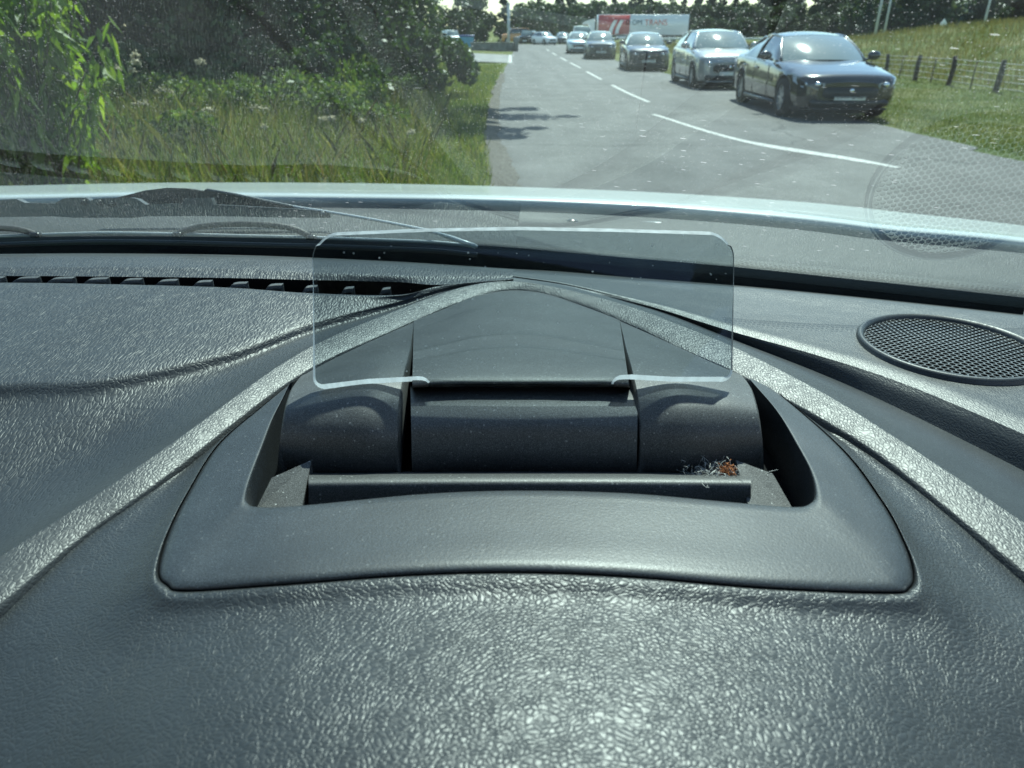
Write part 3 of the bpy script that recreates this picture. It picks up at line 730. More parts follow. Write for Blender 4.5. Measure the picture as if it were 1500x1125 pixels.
# ---- speaker in the right of the dash
sc_ = P(1391, 508, -.1310); SR = .0366
spk = MB()
prof = [(SR + .0050, -.0012), (SR + .0040, -.0022), (SR + .0034, -.0018), (SR + .0032, .0010), (SR + .0024, .0020), (SR + .0012, .0022), (SR - .0002, .0006), (SR - .0006, -.004)]
spk.lathe(prof, 'Z', sc_, 72)
spo = spk.build('loudspeaker', M['bezel'], dash, OFF)
hx = MB(); pit = .0030; hr = pit / math.sqrt(3)
for iy in range(-18, 19):
    for ix in range(-16, 17):
        cx = iy * pit * .866; cy = ix * pit + (pit / 2 if iy % 2 else 0)
        r2 = math.hypot(cx, cy)
        if r2 > SR - .0012: continue
        dz = .0012 * (1 - (r2 / SR) ** 2)
        V = []
        for rad, z in ((hr, dz), (hr * .78, dz), (hr * .74, dz - .0010)):
            for q in range(6):
                t = q * math.pi / 3; V.append(sc_ + np.array((cx + rad * math.cos(t), cy + rad * math.sin(t), z)))
        hx.add(V[:12], [(q, (q + 1) % 6, (q + 1) % 6 + 6, q + 6) for q in range(6)])
        hx.add(V, [(q + 6, (q + 1) % 6 + 6, (q + 1) % 6 + 12, q + 12) for q in range(6)], 1)  # hole walls painted black so they never look lit
hx.build('speaker_mesh', [M['mesh'], M['void']], dash, OFF, smooth=False, fix=False)
MB().lathe([(SR, -.0005), (0.0001, -.0005)], 'Z', sc_, 48).build('speaker_cone', M['void'], dash, OFF)

# ---- lint caught at the right bracket (rests on the display ledge)
lc = P(1063, 700, -.1235)
fl = MB(); r2 = np.random.default_rng(3)
for i in range(520):
    s_ = lc + r2.normal(0, 1, 3) * np.array((.0012, .0009, .0017)) + np.array((0, 0, .0008)); dv = r2.normal(0, 1, 3); dv /= np.linalg.norm(dv)
    e_ = dv * r2.uniform(.0005, .0016); cvv = r2.normal(0, .0006, 3)
    fl.tube([s_, s_ + e_ * .5 + cvv, s_ + e_], .00009, 3)
lint = fl.build('lint_tuft', plain('orange_lint', (.42, .17, .08), .9, var=.4, scale=400, spec=.1), None, tuple(lc))
lint.location = lc
tag(lint, 'small tuft of orange brown lint caught on the display ledge beside its right bracket', 'lint')
fl = MB(); wc = P(1045, 706, -.125)
for i in range(260):
    s_ = wc + r2.normal(0, 1, 3) * np.array((.0046, .0024, .0014)) + np.array((0, 0, .0022)); dv = r2.normal(0, 1, 3); dv /= np.linalg.norm(dv)
    e_ = dv * r2.uniform(.0012, .0045); cvv = r2.normal(0, .0010, 3)
    fl.tube([s_, s_ + e_ * .35 + cvv, s_ + e_ * .7 + cvv, s_ + e_], .00005, 3)
dw = fl.build('dust_fluff', plain('grey_fluff', (.55, .55, .53), .9, spec=.1), None, tuple(wc)); dw.location = wc
tag(dw, 'thin web of pale grey dust fibres around the orange lint', 'dust')

# ---- cowl panel, wipers, bonnet, roof
cw = MB()
bx = np.linspace(-1.05, .45, 50)
rear = [(-420, 296), (0, 290), (180, 286), (300, 286), (500, 288), (700, 291), (900, 298), (1050, 308), (1200, 322), (1300, 335), (1500, 353), (1750, 384)]
crest = [(-420, 283), (0, 274), (180, 270), (300, 268.5), (500, 269), (700, 273), (900, 280), (1050, 288), (1200, 299), (1300, 310), (1500, 332), (1750, 364)]
Yr = lambda px: .80 - .10 * ((px - 300) / 1400) ** 2
rear3 = crom([PY(x, y, Yr(x)) for x, y in rear], 80); crest3 = crom([PY(x, y, Yr(x) + .95) for x, y in crest], 80)
shade_gut = crom([PY(x, y, ws_y(ray(x, y)[0] * .48, -.125) + .055) for x, y in BL], 80)
shade_gut_low = shade_gut + np.array((0, -.004, -.12)); shade_gut_in = np.array([(q[0], ws_y(q[0], -.17) - .01, q[2] - .13) for q in shade_gut])
cw.loft([shade_gut_in[::8], shade_gut_low[::8], (shade_gut + np.array((0, 0, -.006)))[::8]], 60, 8, 1)  # gutter coloured black: the shade of the gap is painted in
cw.loft([(shade_gut + np.array((0, 0, -.006)))[::8], shade_gut[::8], (shade_gut + np.array((0, .006, .001)))[::8], (shade_gut * .75 + rear3 * .25)[::8] - up * .001, (shade_gut * .3 + rear3 * .7)[::8] - up * .004, (rear3 + np.array((0, -.012, -.012)))[::8], (rear3 + np.array((0, .02, -.03)))[::8]], 60, 20)
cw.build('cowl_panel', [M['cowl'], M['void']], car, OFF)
bn = MB()
r8, c8 = rear3[::5], crest3[::5]
midh = .5 * (r8 + c8) + up * .002
frt = [q + np.array((0, .18, -.05)) for q in c8]; frt2 = [q + np.array((0, .30, -.20)) for q in c8]; frt3 = [q + np.array((0, .34, -.42)) for q in c8]
bn.loft([[q + np.array((0, .004, -.016)) for q in r8], [q + np.array((0, -.001, -.003)) for q in r8], [q + np.array((0, .003, .0)) for q in r8], .75 * r8 + .25 * c8 + up * .0015, midh, c8, frt, frt2, frt3], 70, 50)
bn.build('bonnet', M['white_paint'], car, OFF)

def wpoly(pix, off, thick, mat, name, parent, mb=None):
    p = [PY(x, y, off) for x, y in pix]; m_ = mb or MB(); m_.prism(p, np.array((0, 1., -.2)) * thick)
    if mb is None: return m_.build(name, mat, parent, OFF, smooth=False)
W1 = wpoly([(-60, 296), (0, 293), (24, 291.5), (36, 297), (80, 298), (92, 291), (104, 289.5), (126, 289.5), (132, 294), (140, 291), (160, 290), (190, 289.5), (200, 291), (213, 299.5), (240, 298.5), (267, 298.5), (269, 290), (309, 289.5), (312, 299.5), (360, 302), (430, 306), (482, 309.5), (485, 319), (430, 319), (360, 317.5), (300, 316.5), (210, 317), (196, 319), (110, 319), (80, 317), (0, 318), (-60, 320)], .505, .006, M['wiper_metal'], 'wiper_linkage', car)
for x, y in ((122, 296.5), (163, 298.5), (146, 297), (473, 318 - 4)):
    c_ = PY(x, y, .504); mb = MB(); mb.ball(c_, (.0022, .0016, .0022)); mb.build('rivet', M['gloss_black'] if x != 473 else M['wiper_metal'], W1, OFF)
W2 = wpoly([(150, 296), (180, 287), (212, 279), (244, 275), (272, 276), (299, 280), (300, 277.5), (342, 285), (385, 294), (432, 303.5), (430, 306), (380, 303), (330, 300), (300, 306), (200, 306)], .530, .010, M['rubber'], 'wiper_arm', car)
q1 = [PY(x, y, .525) for x, y in ((303, 278), (342, 284.5), (388, 294), (434, 303.5))]
MB().tube(crom(q1, 12), .0011, 6).build('arm_spring', M['wiper_metal'], W2, OFF)
bl = [PY(x, y, .44) for x, y in ((-120, 349), (0, 346), (55, 344), (150, 341.5), (258, 343), (350, 345.5), (455, 348), (560, 351.5), (640, 355), (700, 361))]
MB_ = MB(); MB_.tube(crom(bl, 60), .0011, 6)
W3 = MB_.build('wiper_blade', plain('blade_steel', (.30, .32, .33), .45, metal=.2), car, OFF)
mb = MB(); mb.tube(crom([q - ws_n(0) * .004 - np.array((0, 0, .0015)) for q in bl], 60), .0016, 6); mb.build('blade_rubber', M['rubber'], W3, OFF)
for arc_ in ([(-80, 336), (0, 334), (30, 336.5), (52, 343)], [(262, 342), (282, 334.5), (312, 329.5), (352, 328), (395, 329.5), (430, 335), (454, 346)]):
    mb = MB(); mb.tube(crom([PY(x, y, .44) for x, y in arc_], 24), .0020, 6); mb.build('blade_bow', M['rubber'], W3, OFF)
for x, y in ((52, 344), (260, 343.5), (456, 348)):
    mb = MB(); mb.box(PY(x, y, .438), (.006, .004, .0032), bev=.0008); mb.build('blade_clip', M['gloss_black'], W3, OFF)
mb = MB(); mb.tube(crom([PY(x, y, q) for x, y, q in ((430, 302.5, .524), (520, 317, .49), (600, 332, .455), (640, 341.5, .44), (697, 361, .425))], 14), [.0010] * 11 + [.0015] * 3, 6); mb.build('arm_tip', plain('bare_arm_steel', (.4, .42, .43), .4, metal=.3), W3, OFF)
mb = MB(); cs = [PY(x, y, .66) for x, y in ((484, 316), (560, 321.5), (700, 324.5), (840, 326), (968, 328))]
mb.loft([[q - up * .004 for q in cs], cs, [q + np.array((0, .004, .0012)) for q in cs], [q + np.array((0, .008, -.003)) for q in cs]], 40, 8); mb.build('cowl_trim', plain('cowl_trim_grey', (.16, .19, .20), .35), car, OFF)
for x, y in ((690, 331), (838, 327)):
    mb = MB(); mb.ball(PY(x, y, .63), (.006, .006, .004)); mb.build('washer_nozzle', M['gloss_black'], car, OFF)

# roof, pillars and doors of our own car (out of the picture; they shade the cabin)
rf = MB(); prof = [(-.26, .322), (-.45, .37), (-1.0, .40), (-1.7, .37), (-2.25, .24), (-2.6, -.05), (-2.75, -.5), (-2.78, -.95)]
for dz, fl_ in ((0, 0), (-.035, 1)):
    rf.loft([[(x, y + .08 * 0 - .06 * ((x - (-.38)) / .64) ** 2, H + z + dz - .05 * ((x - (-.38)) / .64) ** 2) for x in np.linspace(-1.02, .26, 7)] for y, z in prof], 20, 40, fl_)
rf.build('roof', [M['white_paint'], M['headliner']], car, OFF)
for sgn, xb in ((-1, -1.06), (1, .30)):
    mb = MB(); x2 = (-.38) + sgn * .62
    mb.tube([((-.38) + sgn * .84, .52, H - .26), ((-.38) + sgn * .80, .34, H - .1), ((-.38) + sgn * .70, -.02, H + .13), (x2, -.30, H + .28)], .03, 8)
    mb.build('windscreen_pillar', M['headliner'], car, OFF)
    mb = MB(); mb.box(((-.38) + sgn * .86, -.75, H - .62), (.09, 2.5, .80), bev=.02); mb.build('front_door', M['door_card'], car, OFF)

for sx in (-.76, 0.0):  # unseen seats, added to bounce sunlight back onto the dash
    mb = MB(); mb.box((sx, -.62, H - .86), (.50, .52, .16), bev=.05); seat = mb.build('front_seat', M['seat_cloth'], car, OFF)
    mb = MB(); mb.loft([[(sx + u_ * wd_, y_ - .05 * u_ * u_ + dy_, H + z_) for u_ in np.linspace(-1, 1, 7)] for y_, z_, wd_, dy_ in ((-.90, -.86, .24, 0), (-.80, -.80, .25, 0), (-.84, -.5, .25, 0), (-.92, -.25, .21, 0), (-.98, -.16, .12, 0), (-1.06, -.18, .12, 0), (-1.05, -.5, .24, 0), (-1.0, -.86, .24, 0))], 24, 40)
    mb.build('backrest', M['seat_cloth'], seat, OFF)
    mb = MB(); mb.box((sx, -1.0, H - .04), (.24, .10, .18), bev=.04); mb.build('headrest', M['seat_cloth'], seat, OFF)

# ================================================================== VEGETATION
M['leaf_dark'] = leafmat('dark_hedge_leaf', [(.014, .030, .010), (.026, .052, .015), (.045, .08, .022), (.08, .12, .035)], (1.3, 1.4, .5), tmix=.30)
M['leaf_far'] = leafmat('far_leaf', [(.016, .034, .016), (.030, .055, .022), (.055, .085, .030), (.10, .12, .045)], (1.1, 1.2, .5), tmix=.25, scale=.25)
M['leaf_pine'] = leafmat('pine_leaf', [(.010, .026, .016), (.018, .040, .022), (.03, .055, .026)], (1, 1.2, .6), tmix=.15, scale=.25)
M['leaf_bright'] = leafmat('bright_bush_leaf', [(.05, .095, .015), (.11, .19, .026), (.21, .28, .055)], (1.5, 1.5, .55), rough=.42, tmix=.55, scale=3)
M['leaf_mid'] = leafmat('shrub_leaf', [(.030, .06, .015), (.07, .12, .028), (.17, .20, .07)], (1.4, 1.4, .6), tmix=.45, scale=3)
M['grass'] = leafmat('grass_blade', [(.05, .09, .018), (.10, .16, .03), (.18, .21, .06), (.30, .27, .13)], (1.3, 1.3, .6), rough=.5, tmix=.4, scale=.7)
M['grass_dry'] = leafmat('meadow_blade', [(.07, .10, .028), (.13, .14, .045), (.20, .18, .075), (.28, .23, .12)], (1.2, 1.1, .6), rough=.6, tmix=.35, scale=.5)
M['grass_mown'] = leafmat('mown_grass_blade', [(.05, .085, .018), (.10, .14, .035), (.17, .185, .06), (.24, .22, .10)], (1.2, 1.2, .6), rough=.55, tmix=.35, scale=.4)
M['seed'] = plain('seed_head', (.46, .40, .26), .8, var=.3, spec=.2)
M['bark'] = plain('bark', (.055, .045, .035), .9, var=.4, scale=12, bump=.02, bscale=30, spec=.1)
M['stem'] = plain('twig', (.10, .085, .05), .8, var=.3, scale=12, spec=.2)

def leaves(pts, size, seed, asp=.55, up=.0, hang=0.0):
    r = np.random.default_rng(seed); n = len(pts)
    a = r.normal(0, 1, (n, 3)); a[:, 2] -= hang; a /= np.linalg.norm(a, axis=1)[:, None]
    b = r.normal(0, 1, (n, 3)); b[:, 2] += up; b -= a * (a * b).sum(1)[:, None]; b /= np.linalg.norm(b, axis=1)[:, None]
    s = size * r.uniform(.6, 1.35, n)[:, None]
    c = np.cross(a, b)
    return np.stack([pts - a * s * .5, pts + b * s * asp * .5 + c * s * .08, pts + a * s * .5, pts - b * s * asp * .5 + c * s * .08], 1)
def blob(c, d, n, seed, shell=.55):
    r = np.random.default_rng(seed); q = r.normal(0, 1, (n, 3)); q /= np.linalg.norm(q, axis=1)[:, None]
    rad = r.uniform(0, 1, n) ** (1 / 3); rad = shell * (1 - (1 - rad) * .6) + (1 - shell) * rad
    return np.array(c) + q * rad[:, None] * np.array(d)
def clumped(blobs, per, seed, sub=.38, nsub=14):
    """a crown made of leaf clumps set through each lobe"""
    r = np.random.default_rng(seed); out = []
    for i, (c, d) in enumerate(blobs):
        cs = blob(c, d, nsub, seed * 31 + i, .35)
        for j, q in enumerate(cs):
            k = sub * r.uniform(.6, 1.3) * np.mean(d)
            out.append(blob(q, (k, k, k * .8), int(per * r.uniform(.6, 1.3)), seed * 77 + i * 50 + j, .5))
    return np.vstack(out)
def trunk_mesh(h, r0, limbs, seed, top=None):
    mb = MB(); r = np.random.default_rng(seed)
    p = [(0, 0, -.3), (.05, 0, h * .25), (-.05, .06, h * .5), (.04, .02, h * .75), (0, 0, h)]
    mb.tube(crom(p, 14), np.linspace(r0, r0 * .35, 14), 9)
    for c, d in limbs:
        s_ = np.array((0, 0, h * r.uniform(.35, .75))); e_ = np.array(c) * np.array((.9, .9, 1)); mid = .5 * (s_ + e_) + np.array((0, 0, .2))
        mb.tube(crom([s_, mid, e_], 8), np.linspace(r0 * .4, r0 * .1, 8), 6)
    return mb
def make_tree(name, loc, blobs, per, size, mat, seed, h, r0, label, cat, group, nsub=14, sub=.38, hang=.3):
    t = empty(name, loc); tag(t, label, cat, group)
    trunk_mesh(h, r0, blobs[::2], seed).build('trunk', M['bark'], t)
    quads('crown', leaves(clumped(blobs, per, seed, sub, nsub), size, seed, hang=hang), mat, t)
    return t
def lobes(seed, n, rx, rz, z0, z1, rl):
    r = np.random.default_rng(seed); o = []
    for i in range(n):
        t = r.uniform(0, 2 * math.pi); q = math.sqrt(r.uniform(0, 1)); z = r.uniform(z0, z1)
        o.append(((rx * q * math.cos(t), rx * q * math.sin(t), z), (rl * r.uniform(.7, 1.25), rl * r.uniform(.7, 1.25), rz * r.uniform(.7, 1.2))))
    return o

# dark broadleaf trees along the left verge, foliage down to the ground
spots = [(-9.2, 15.2, 'dark broadleaf tree beyond the bright bush, farthest left of the verge trees'), (-6.0, 16.0, 'dark broadleaf tree behind the tall seeding grass on the left verge'),
         (-5.2, 19.6, 'dark broadleaf tree overhanging the verge where shadows cross the road'), (-5.6, 25.5, 'dark broadleaf tree nearer the road end, its foliage low over the grass'), (-6.4, 35.0, 'dark broadleaf tree farthest along the left verge, just before the side road')]
base_t = []
for v in range(2):
    bl_ = lobes(40 + v, 18, 2.4, 1.0, .8, 2.6, 1.2) + lobes(50 + v, 15, 2.4, 1.0, 2.2, 4.1, 1.3)
    bl_ += [((x, -2.6 + .4 * math.sin(x * 3), .5), (.9, .6, .6)) for x in (-3, -2.2, -1.2, -.1, 1.0, 2.0, 2.8)]
    base_t.append(bl_)
protos = {}
for i, (x, y, lab) in enumerate(spots):
    v = i % 2
    z0 = float(terrain(x, y))
    if v not in protos:
        bl_ = base_t[v]
        protos[v] = make_tree('verge_tree', (x, y, z0), bl_, 95, .17, M['leaf_dark'], 11 + v, 4.2, .20, lab, 'tree', 'dark trees along the left verge', nsub=12, sub=.40)
        o = protos[v]
    else:
        o = copy_tree(protos[v]); o.location = (x, y, z0); o['label'] = lab; o.rotation_euler.z = (.0, .0, .5, -.4, .3)[i]
    o.scale = (1, 1, 1)
# thin leafy bough out over the road (throws the streaky shadow)
ov = empty('overhanging_tree', (-3.2, 19.0, 0)); tag(ov, 'slender tree at the verge edge with high boughs reaching over the road', 'tree')
bl_ = [((3.6, -.6, 6.2), (1.3, .5, .35)), ((4.6, -.4, 6.7), (1.1, .5, .3)), ((3.2, -1.9, 6.0), (1.1, .35, .25)), ((3.4, -3.2, 6.0), (1.3, .35, .25)), ((4.2, -2.6, 6.4), (1.0, .3, .2)), ((3.0, -4.2, 5.8), (1.0, .3, .22)), ((3.9, -3.8, 6.1), (.7, .25, .2)), ((4.4, 1.2, 6.9), (.9, .3, .25)), ((2.2, .2, 6.9), (1.2, .9, .5)), ((1.0, 0, 6.6), (1.2, 1.2, .9)), ((0, 0, 7.2), (1.4, 1.4, 1.2)), ((3.4, .5, 7.3), (.9, .4, .3)), ((2.9, -1.3, 5.4), (.8, .3, .25))]
trunk_mesh(6.2, .13, bl_, 3).build('trunk', M['bark'], ov)
quads('crown', leaves(clumped(bl_, 110, 5, .5, 9), .17, 5, hang=.3), M['leaf_dark'], ov)

# bright willow-leaved bush at the near left
bush = empty('leafy_bush', (-3.75, 5.9, 0.0)); tag(bush, 'bright green sunlit bush with long drooping leaves at far left', 'bush')
mb = MB(); LV = []; r3 = np.random.default_rng(8)
def long_leaf(p, dirv, L, w_):
    dv = np.array(dirv, float); dv /= np.linalg.norm(dv)
    sd_ = np.cross(dv, (0, 0, 1)); sd_ = sd_ / (np.linalg.norm(sd_) + 1e-9); a_ = r3.uniform(0, math.pi); nn = np.cross(sd_, dv); sd_ = sd_ * math.cos(a_) + nn * math.sin(a_); nn = np.cross(sd_, dv)
    p1 = p + dv * L * .35; p2 = p + dv * L + np.array((0, 0, -.25 * L))
    return [p, p1 + sd_ * w_ + nn * w_ * .4, p2, p1 - sd_ * w_ + nn * w_ * .4]
shoots = []
for i in range(64):
    t = r3.uniform(0, 2 * math.pi); q = r3.uniform(0, .35)
    b0 = np.array((q * math.cos(t), q * math.sin(t), 0.0))
    L = r3.uniform(1.3, 2.5); lean = r3.uniform(.1, .55); t2 = r3.uniform(0, 2 * math.pi)
    tip = b0 + np.array((lean * math.cos(t2) * L * .7, lean * math.sin(t2) * L * .7, L * .98))
    if tip[0] > .66: tip[0] = r3.uniform(.1, .66)
    shoots.append((b0, tip))
shoots += [(np.array((.1, -.1, .2)), np.array((.88, -.2, 1.50))), (np.array((.2, 0, .2)), np.array((.80, -.1, 1.32))), (np.array((.2, 0, .1)), np.array((.66, -.3, .95)))]
for b0, tip in shoots:
    md = .5 * (b0 + tip) + np.array((0, 0, .12)); c_ = crom([b0, md, tip], 16); mb.tube(c_, np.linspace(.012, .003, 16), 5)
    for k_ in range(4, 16):
        for _ in range(3):
            p = c_[k_] + r3.normal(0, .035, 3); dv = r3.normal(0, 1, 3); dv[2] -= 1.3
            LV.append(long_leaf(p, dv, r3.uniform(.11, .21), r3.uniform(.016, .030)))
mb.build('stems', M['stem'], bush); quads('foliage', np.array(LV), M['leaf_bright'], bush)

# low shrubs at the foot of the hedge
def shrub(name, loc, blobs, n, size, mat, seed, label, cat='shrub', group=None):
    t = empty(name, loc); tag(t, label, cat, group); m_ = MB()
    for c, d_ in blobs: m_.tube(crom([(0, 0, -.05), (c[0] * .5, c[1] * .5, c[2] * .6), c], 6), np.linspace(.012, .004, 6), 5)
    m_.build('stems', M['stem'], t)
    quads('foliage', leaves(np.vstack([blob(c, d_, n, seed + i, .4) for i, (c, d_) in enumerate(blobs)]), size, seed, up=.8), mat, t)
    return t
for (px, py), sc, nm, lab in (((100, 268), .75, 0, 'low leafy shrub in front of the bright willow-leaved bush'), ((262, 262), .62, 1, 'pale flowering shrub among grass to the right of the bright bush'), ((175, 262), .55, 0, 'small round shrub between bright bush and pale flowering shrub')):
    x, y = G(px, py)[:2]
    shrub('verge_shrub', (x, y, float(terrain(x, y))), [((r3.uniform(-.5, .5) * sc, r3.uniform(-.3, .3), r3.uniform(.2, .75) * sc), (.3 * sc, .3 * sc, .25 * sc)) for _ in range(6)], 170, .075, M['leaf_mid'], 60 + int(px), lab)

WEED = 'low mid green weeds growing in front of the dark hedge trees'
wd0 = None
for i in range(34):
    y = 10.6 + 4.2 * r3.uniform(); x = -.9 - r3.uniform(.9, 6.4) - (y - 10) * .12
    if wd0 is None:
        wd0 = shrub('verge_weeds', (x, y, float(terrain(x, y))), [((r3.uniform(-.5, .5), r3.uniform(-.3, .3), r3.uniform(.15, .6)), (.32, .28, .24)) for _ in range(7)], 230, .085, M['leaf_mid'], 300, WEED, 'weeds', 'weeds in front of the hedge'); o = wd0
    else: o = copy_tree(wd0)
    o.location = (x, y, float(terrain(x, y))); q = r3.uniform(.6, 1.25); o.scale = (q, q, q * r3.uniform(.7, 1.2)); o.rotation_euler.z = r3.uniform(0, 6)

def blades(n, fx, hmin, hmax, wd, seed, lean=.45):
    """fx(r, n) gives x, y of the blade feet"""
    r = np.random.default_rng(seed); x, y = fx(r, n); z = terrain(x, y)
    z = np.where((x > -1.2) & (x < 7.2), np.minimum(z, 0), z)
    n = len(x); p = np.stack([x, y, z - .01], 1); h = r.uniform(hmin, hmax, n)
    t = r.uniform(0, 2 * math.pi, n); ln = lean * h * r.uniform(.2, 1.2, n); tip = p + np.stack([np.cos(t) * ln, np.sin(t) * ln, h], 1)
    t2 = r.uniform(0, math.pi, n); sd_ = np.stack([np.cos(t2), np.sin(t2), 0 * t2], 1) * (wd * r.uniform(.6, 1.4, n))[:, None]
    mid = p * .45 + tip * .55 + np.stack([0 * x, 0 * x, h * .12], 1)
    return np.stack([p - sd_, p + sd_ * 0.9, mid + sd_ * .6, tip, mid - sd_ * .6], 1)
led = lambda y: np.interp(y, [q[1] for q in LE], [q[0] for q in LE]); red = lambda y: np.interp(y, [q[1] for q in RE], [q[0] for q in RE])
def left_verge(r, n):
    y = 5 + 33 * r.uniform(0, 1, n) ** 1.7; x = led(y) - .12 - r.uniform(0, 1, n) ** .9 * (1.0 + .22 * y); return x, y
tag(quads('dry_grass', blades(5000, lambda r, n: (lambda y: (led(y) - .8 - r.uniform(0, 1, n) * (3.6 + .16 * y), y))(6 + 9 * r.uniform(0, 1, n)), .25, .7, .005, 12, .7), M['grass_dry'], k=5), kind='stuff')
tag(quads('verge_grass', np.concatenate([blades(70000, left_verge, .05, .20, .006, 1), blades(14000, lambda r, n: (lambda y: (led(y) - .9 - r.uniform(0, 1, n) * (3.4 + .16 * y), y))(5.5 + 10 * r.uniform(0, 1, n)), .2, .55, .006, 2, .6)]), M['grass'], k=5), kind='stuff')
def right_verge(r, n):
    y = 6 + 34 * r.uniform(0, 1, n) ** 1.6; x = red(y) + .05 + r.uniform(0, 1, n) ** .9 * (2.0 + .5 * y) * .8; return x, y
tag(quads('roadside_grass', blades(90000, right_verge, .03, .09, .006, 3), M['grass_mown'], k=5), kind='stuff')
def bank(r, n): return r.uniform(13.5, 60, n), r.uniform(15, 62, n)
tag(quads('bank_grass', blades(60000, bank, .12, .45, .012, 4), M['grass_dry'], k=5), kind='stuff')
def field(r, n): return r.uniform(7.5, 70, n), r.uniform(60, 118, n)
tag(quads('field_grass', blades(25000, field, .15, .5, .025, 6), M['grass_dry'], k=5), kind='stuff')

# tall bent seeding grass stems in front of the hedge, each one a plant
def seed_grass(foot, bend, h, label_i):
    mb = MB(); b0 = np.array((0, 0, 0.)); tip = np.array((bend * h * .5, 0, h)); end = tip + np.array((bend * h * .28, .02, -.06 * abs(bend) * h + .03))
    c_ = crom([b0, np.array((bend * h * .12, 0, h * .55)), tip, end], 14); mb.tube(c_, np.linspace(.004, .0018, 14), 5)
    t = empty('seeding_grass', foot); 
    mb.build('stalk', M['stem'], t)
    hd = MB()
    for k_ in range(9, 14):
        for _ in range(5):
            d_ = r3.normal(0, 1, 3); d_[2] -= .3; d_ /= np.linalg.norm(d_); p = c_[k_]; hd.tube([p, p + d_ * .015, p + d_ * .035], [.003, .008, .002], 4)
    hd.build('seed_head', M['seed'], t)
    return t
gs = [((300, 265), .25, 1.0), ((268, 264), -.35, 1.05), ((262, 266), -.3, .98), ((250, 266), -.3, .9), ((228, 266), -.28, .9), ((345, 265), .9, .62), ((362, 265), -.7, .62), ((280, 266), -.9, .62), ((455, 266), .5, .60), ((478, 266), .3, .62), ((520, 266), .3, .60), ((95, 268), -.6, .65), ((120, 266), .8, .60), ((210, 266), .9, .7), ((415, 266), -.4, .5), ((590, 258), .4, .45)]
for i, ((px, py), bend, hh) in enumerate(gs):
    f = G(px, py); f[2] = float(terrain(f[0], f[1]))
    tag(seed_grass(tuple(f), bend, hh, i), 'tall dry seeding grass stalk standing in front of the dark hedge trees', 'grass stalk', 'seeding grass stalks on the left verge')

# far wood: individual trees
fproto = []
for v in range(4):
    if v < 2:
        bl_ = [((0, 0, 1.2 + k_ * 1.05), ((2.3 - k_ * .26) * 1.0, (2.3 - k_ * .26), .8)) for k_ in range(8)]
        fproto.append((bl_, M['leaf_pine'], 9.6))
    else:
        fproto.append((lobes(80 + v, 12, 2.0, 1.5, 1.5, 6.0, 1.7), M['leaf_far'], 6.0))
kinds = ['dark pointed conifer in the far wood', 'dark slender conifer in the far wood', 'rounded leafy tree in the far wood', 'spreading leafy tree in the far wood']
cache = {}
def far_tree(v, x, y, s, rz):
    if v not in cache:
        bl_, mt_, h_ = fproto[v]
        t = make_tree('conifer' if v < 2 else 'leafy_tree', (0, 0, 0), bl_, 26 if v < 2 else 34, .55 if v < 2 else .6, mt_, 90 + v, h_, .2, kinds[v], 'tree', 'trees of the far wood', nsub=9, sub=.42)
        cache[v] = t
    else: t = copy_tree(cache[v])
    t.location = (x, y, float(terrain(x, y)) - .1); t.scale = (s, s, s); t.rotation_euler.z = rz
    return t
rf_ = random.Random(4)
def row(x0, x1, y0, y1, n, s0, s1, pk):
    for i in range(n):
        x = x0 + (x1 - x0) * (i + rf_.uniform(-.4, .4)) / max(1, n - 1); y = rf_.uniform(y0, y1)
        v = rf_.choice((0, 1)) if rf_.random() < pk else rf_.choice((2, 3))
        far_tree(v, x, y, rf_.uniform(s0, s1), rf_.uniform(0, 6))
row(-60, 6, 140, 152, 17, .8, 1.15, .3)
row(4, 62, 196, 215, 34, .85, 1.12, .6)
row(2, 66, 182, 192, 34, .85, 1.05, .0)
row(66, 200, 150, 160, 40, 1.1, 1.6, .0)
row(60, 104, 190, 210, 18, 1.0, 1.4, .6)
row(10, 70, 158, 168, 22, .45, .75, .2)
row(72, 190, 138, 160, 40, 1.5, 2.3, .5)
row(60, 200, 134, 140, 30, .7, 1.0, .25)
row(-30, 4, 126, 134, 9, .45, .7, .1)

# ================================================================== FENCE, POLES, SIGN
M['fence_wood'] = plain('weathered_fence_wood', (.085, .070, .055), .85, var=.35, scale=14, spec=.15)
M['wire'] = plain('galvanised_wire', (.22, .22, .215), .5, metal=.4)
M['pole_grey'] = plain('galvanised_pole', (.50, .52, .52), .5, metal=.2)
M['sign_white'] = plain('sign_white', (.75, .76, .76), .4)
fence = empty('post_and_wire_fence', (13.4, 13, 0)); tag(fence, 'low wooden post and wire fence along the grassy bank at right', 'fence')
fy = [8.8, 11.6, 14.4, 17.2, 20.1, 22.9, 25.7, 28.4, 31.3, 34.2, 37.2, 40.2, 43.4, 46.8, 50.5, 54.5, 59]
fx_ = lambda y: 12.5 + .95 * float(sstep(y, 18, 30)) + .02 * (y - 20)
gz = lambda x, y: float(terrain(x, y))
for i, y in enumerate(fy):
    x = fx_(y); mb = MB(); hh = .78 + R.uniform(-.04, .05)
    mb.tube([(x + R.uniform(-.03, .03), y, gz(x, y) - .1), (x + .02, y, gz(x, y) + hh * .6), (x + R.uniform(-.04, .06), y, gz(x, y) + hh)], [.075, .07, .065], 8)
    mb.build('post', M['fence_wood'], fence, (13.4, 13, 0))
    if i + 1 < len(fy):
        y2 = (y + fy[i + 1]) / 2; x2 = fx_(y2); mb = MB(); mb.tube([(x2, y2, gz(x2, y2)), (x2 + .01, y2, gz(x2, y2) + .72)], .016, 6)
        mb.build('dropper', M['fence_wood'], fence, (13.4, 13, 0))
for hh in (.12, .28, .44, .58, .70):
    mb = MB(); mb.tube([(fx_(y), y, gz(fx_(y), y) + hh) for y in fy], .008, 4); mb.build('wire', M['wire'], fence, (13.4, 13, 0))

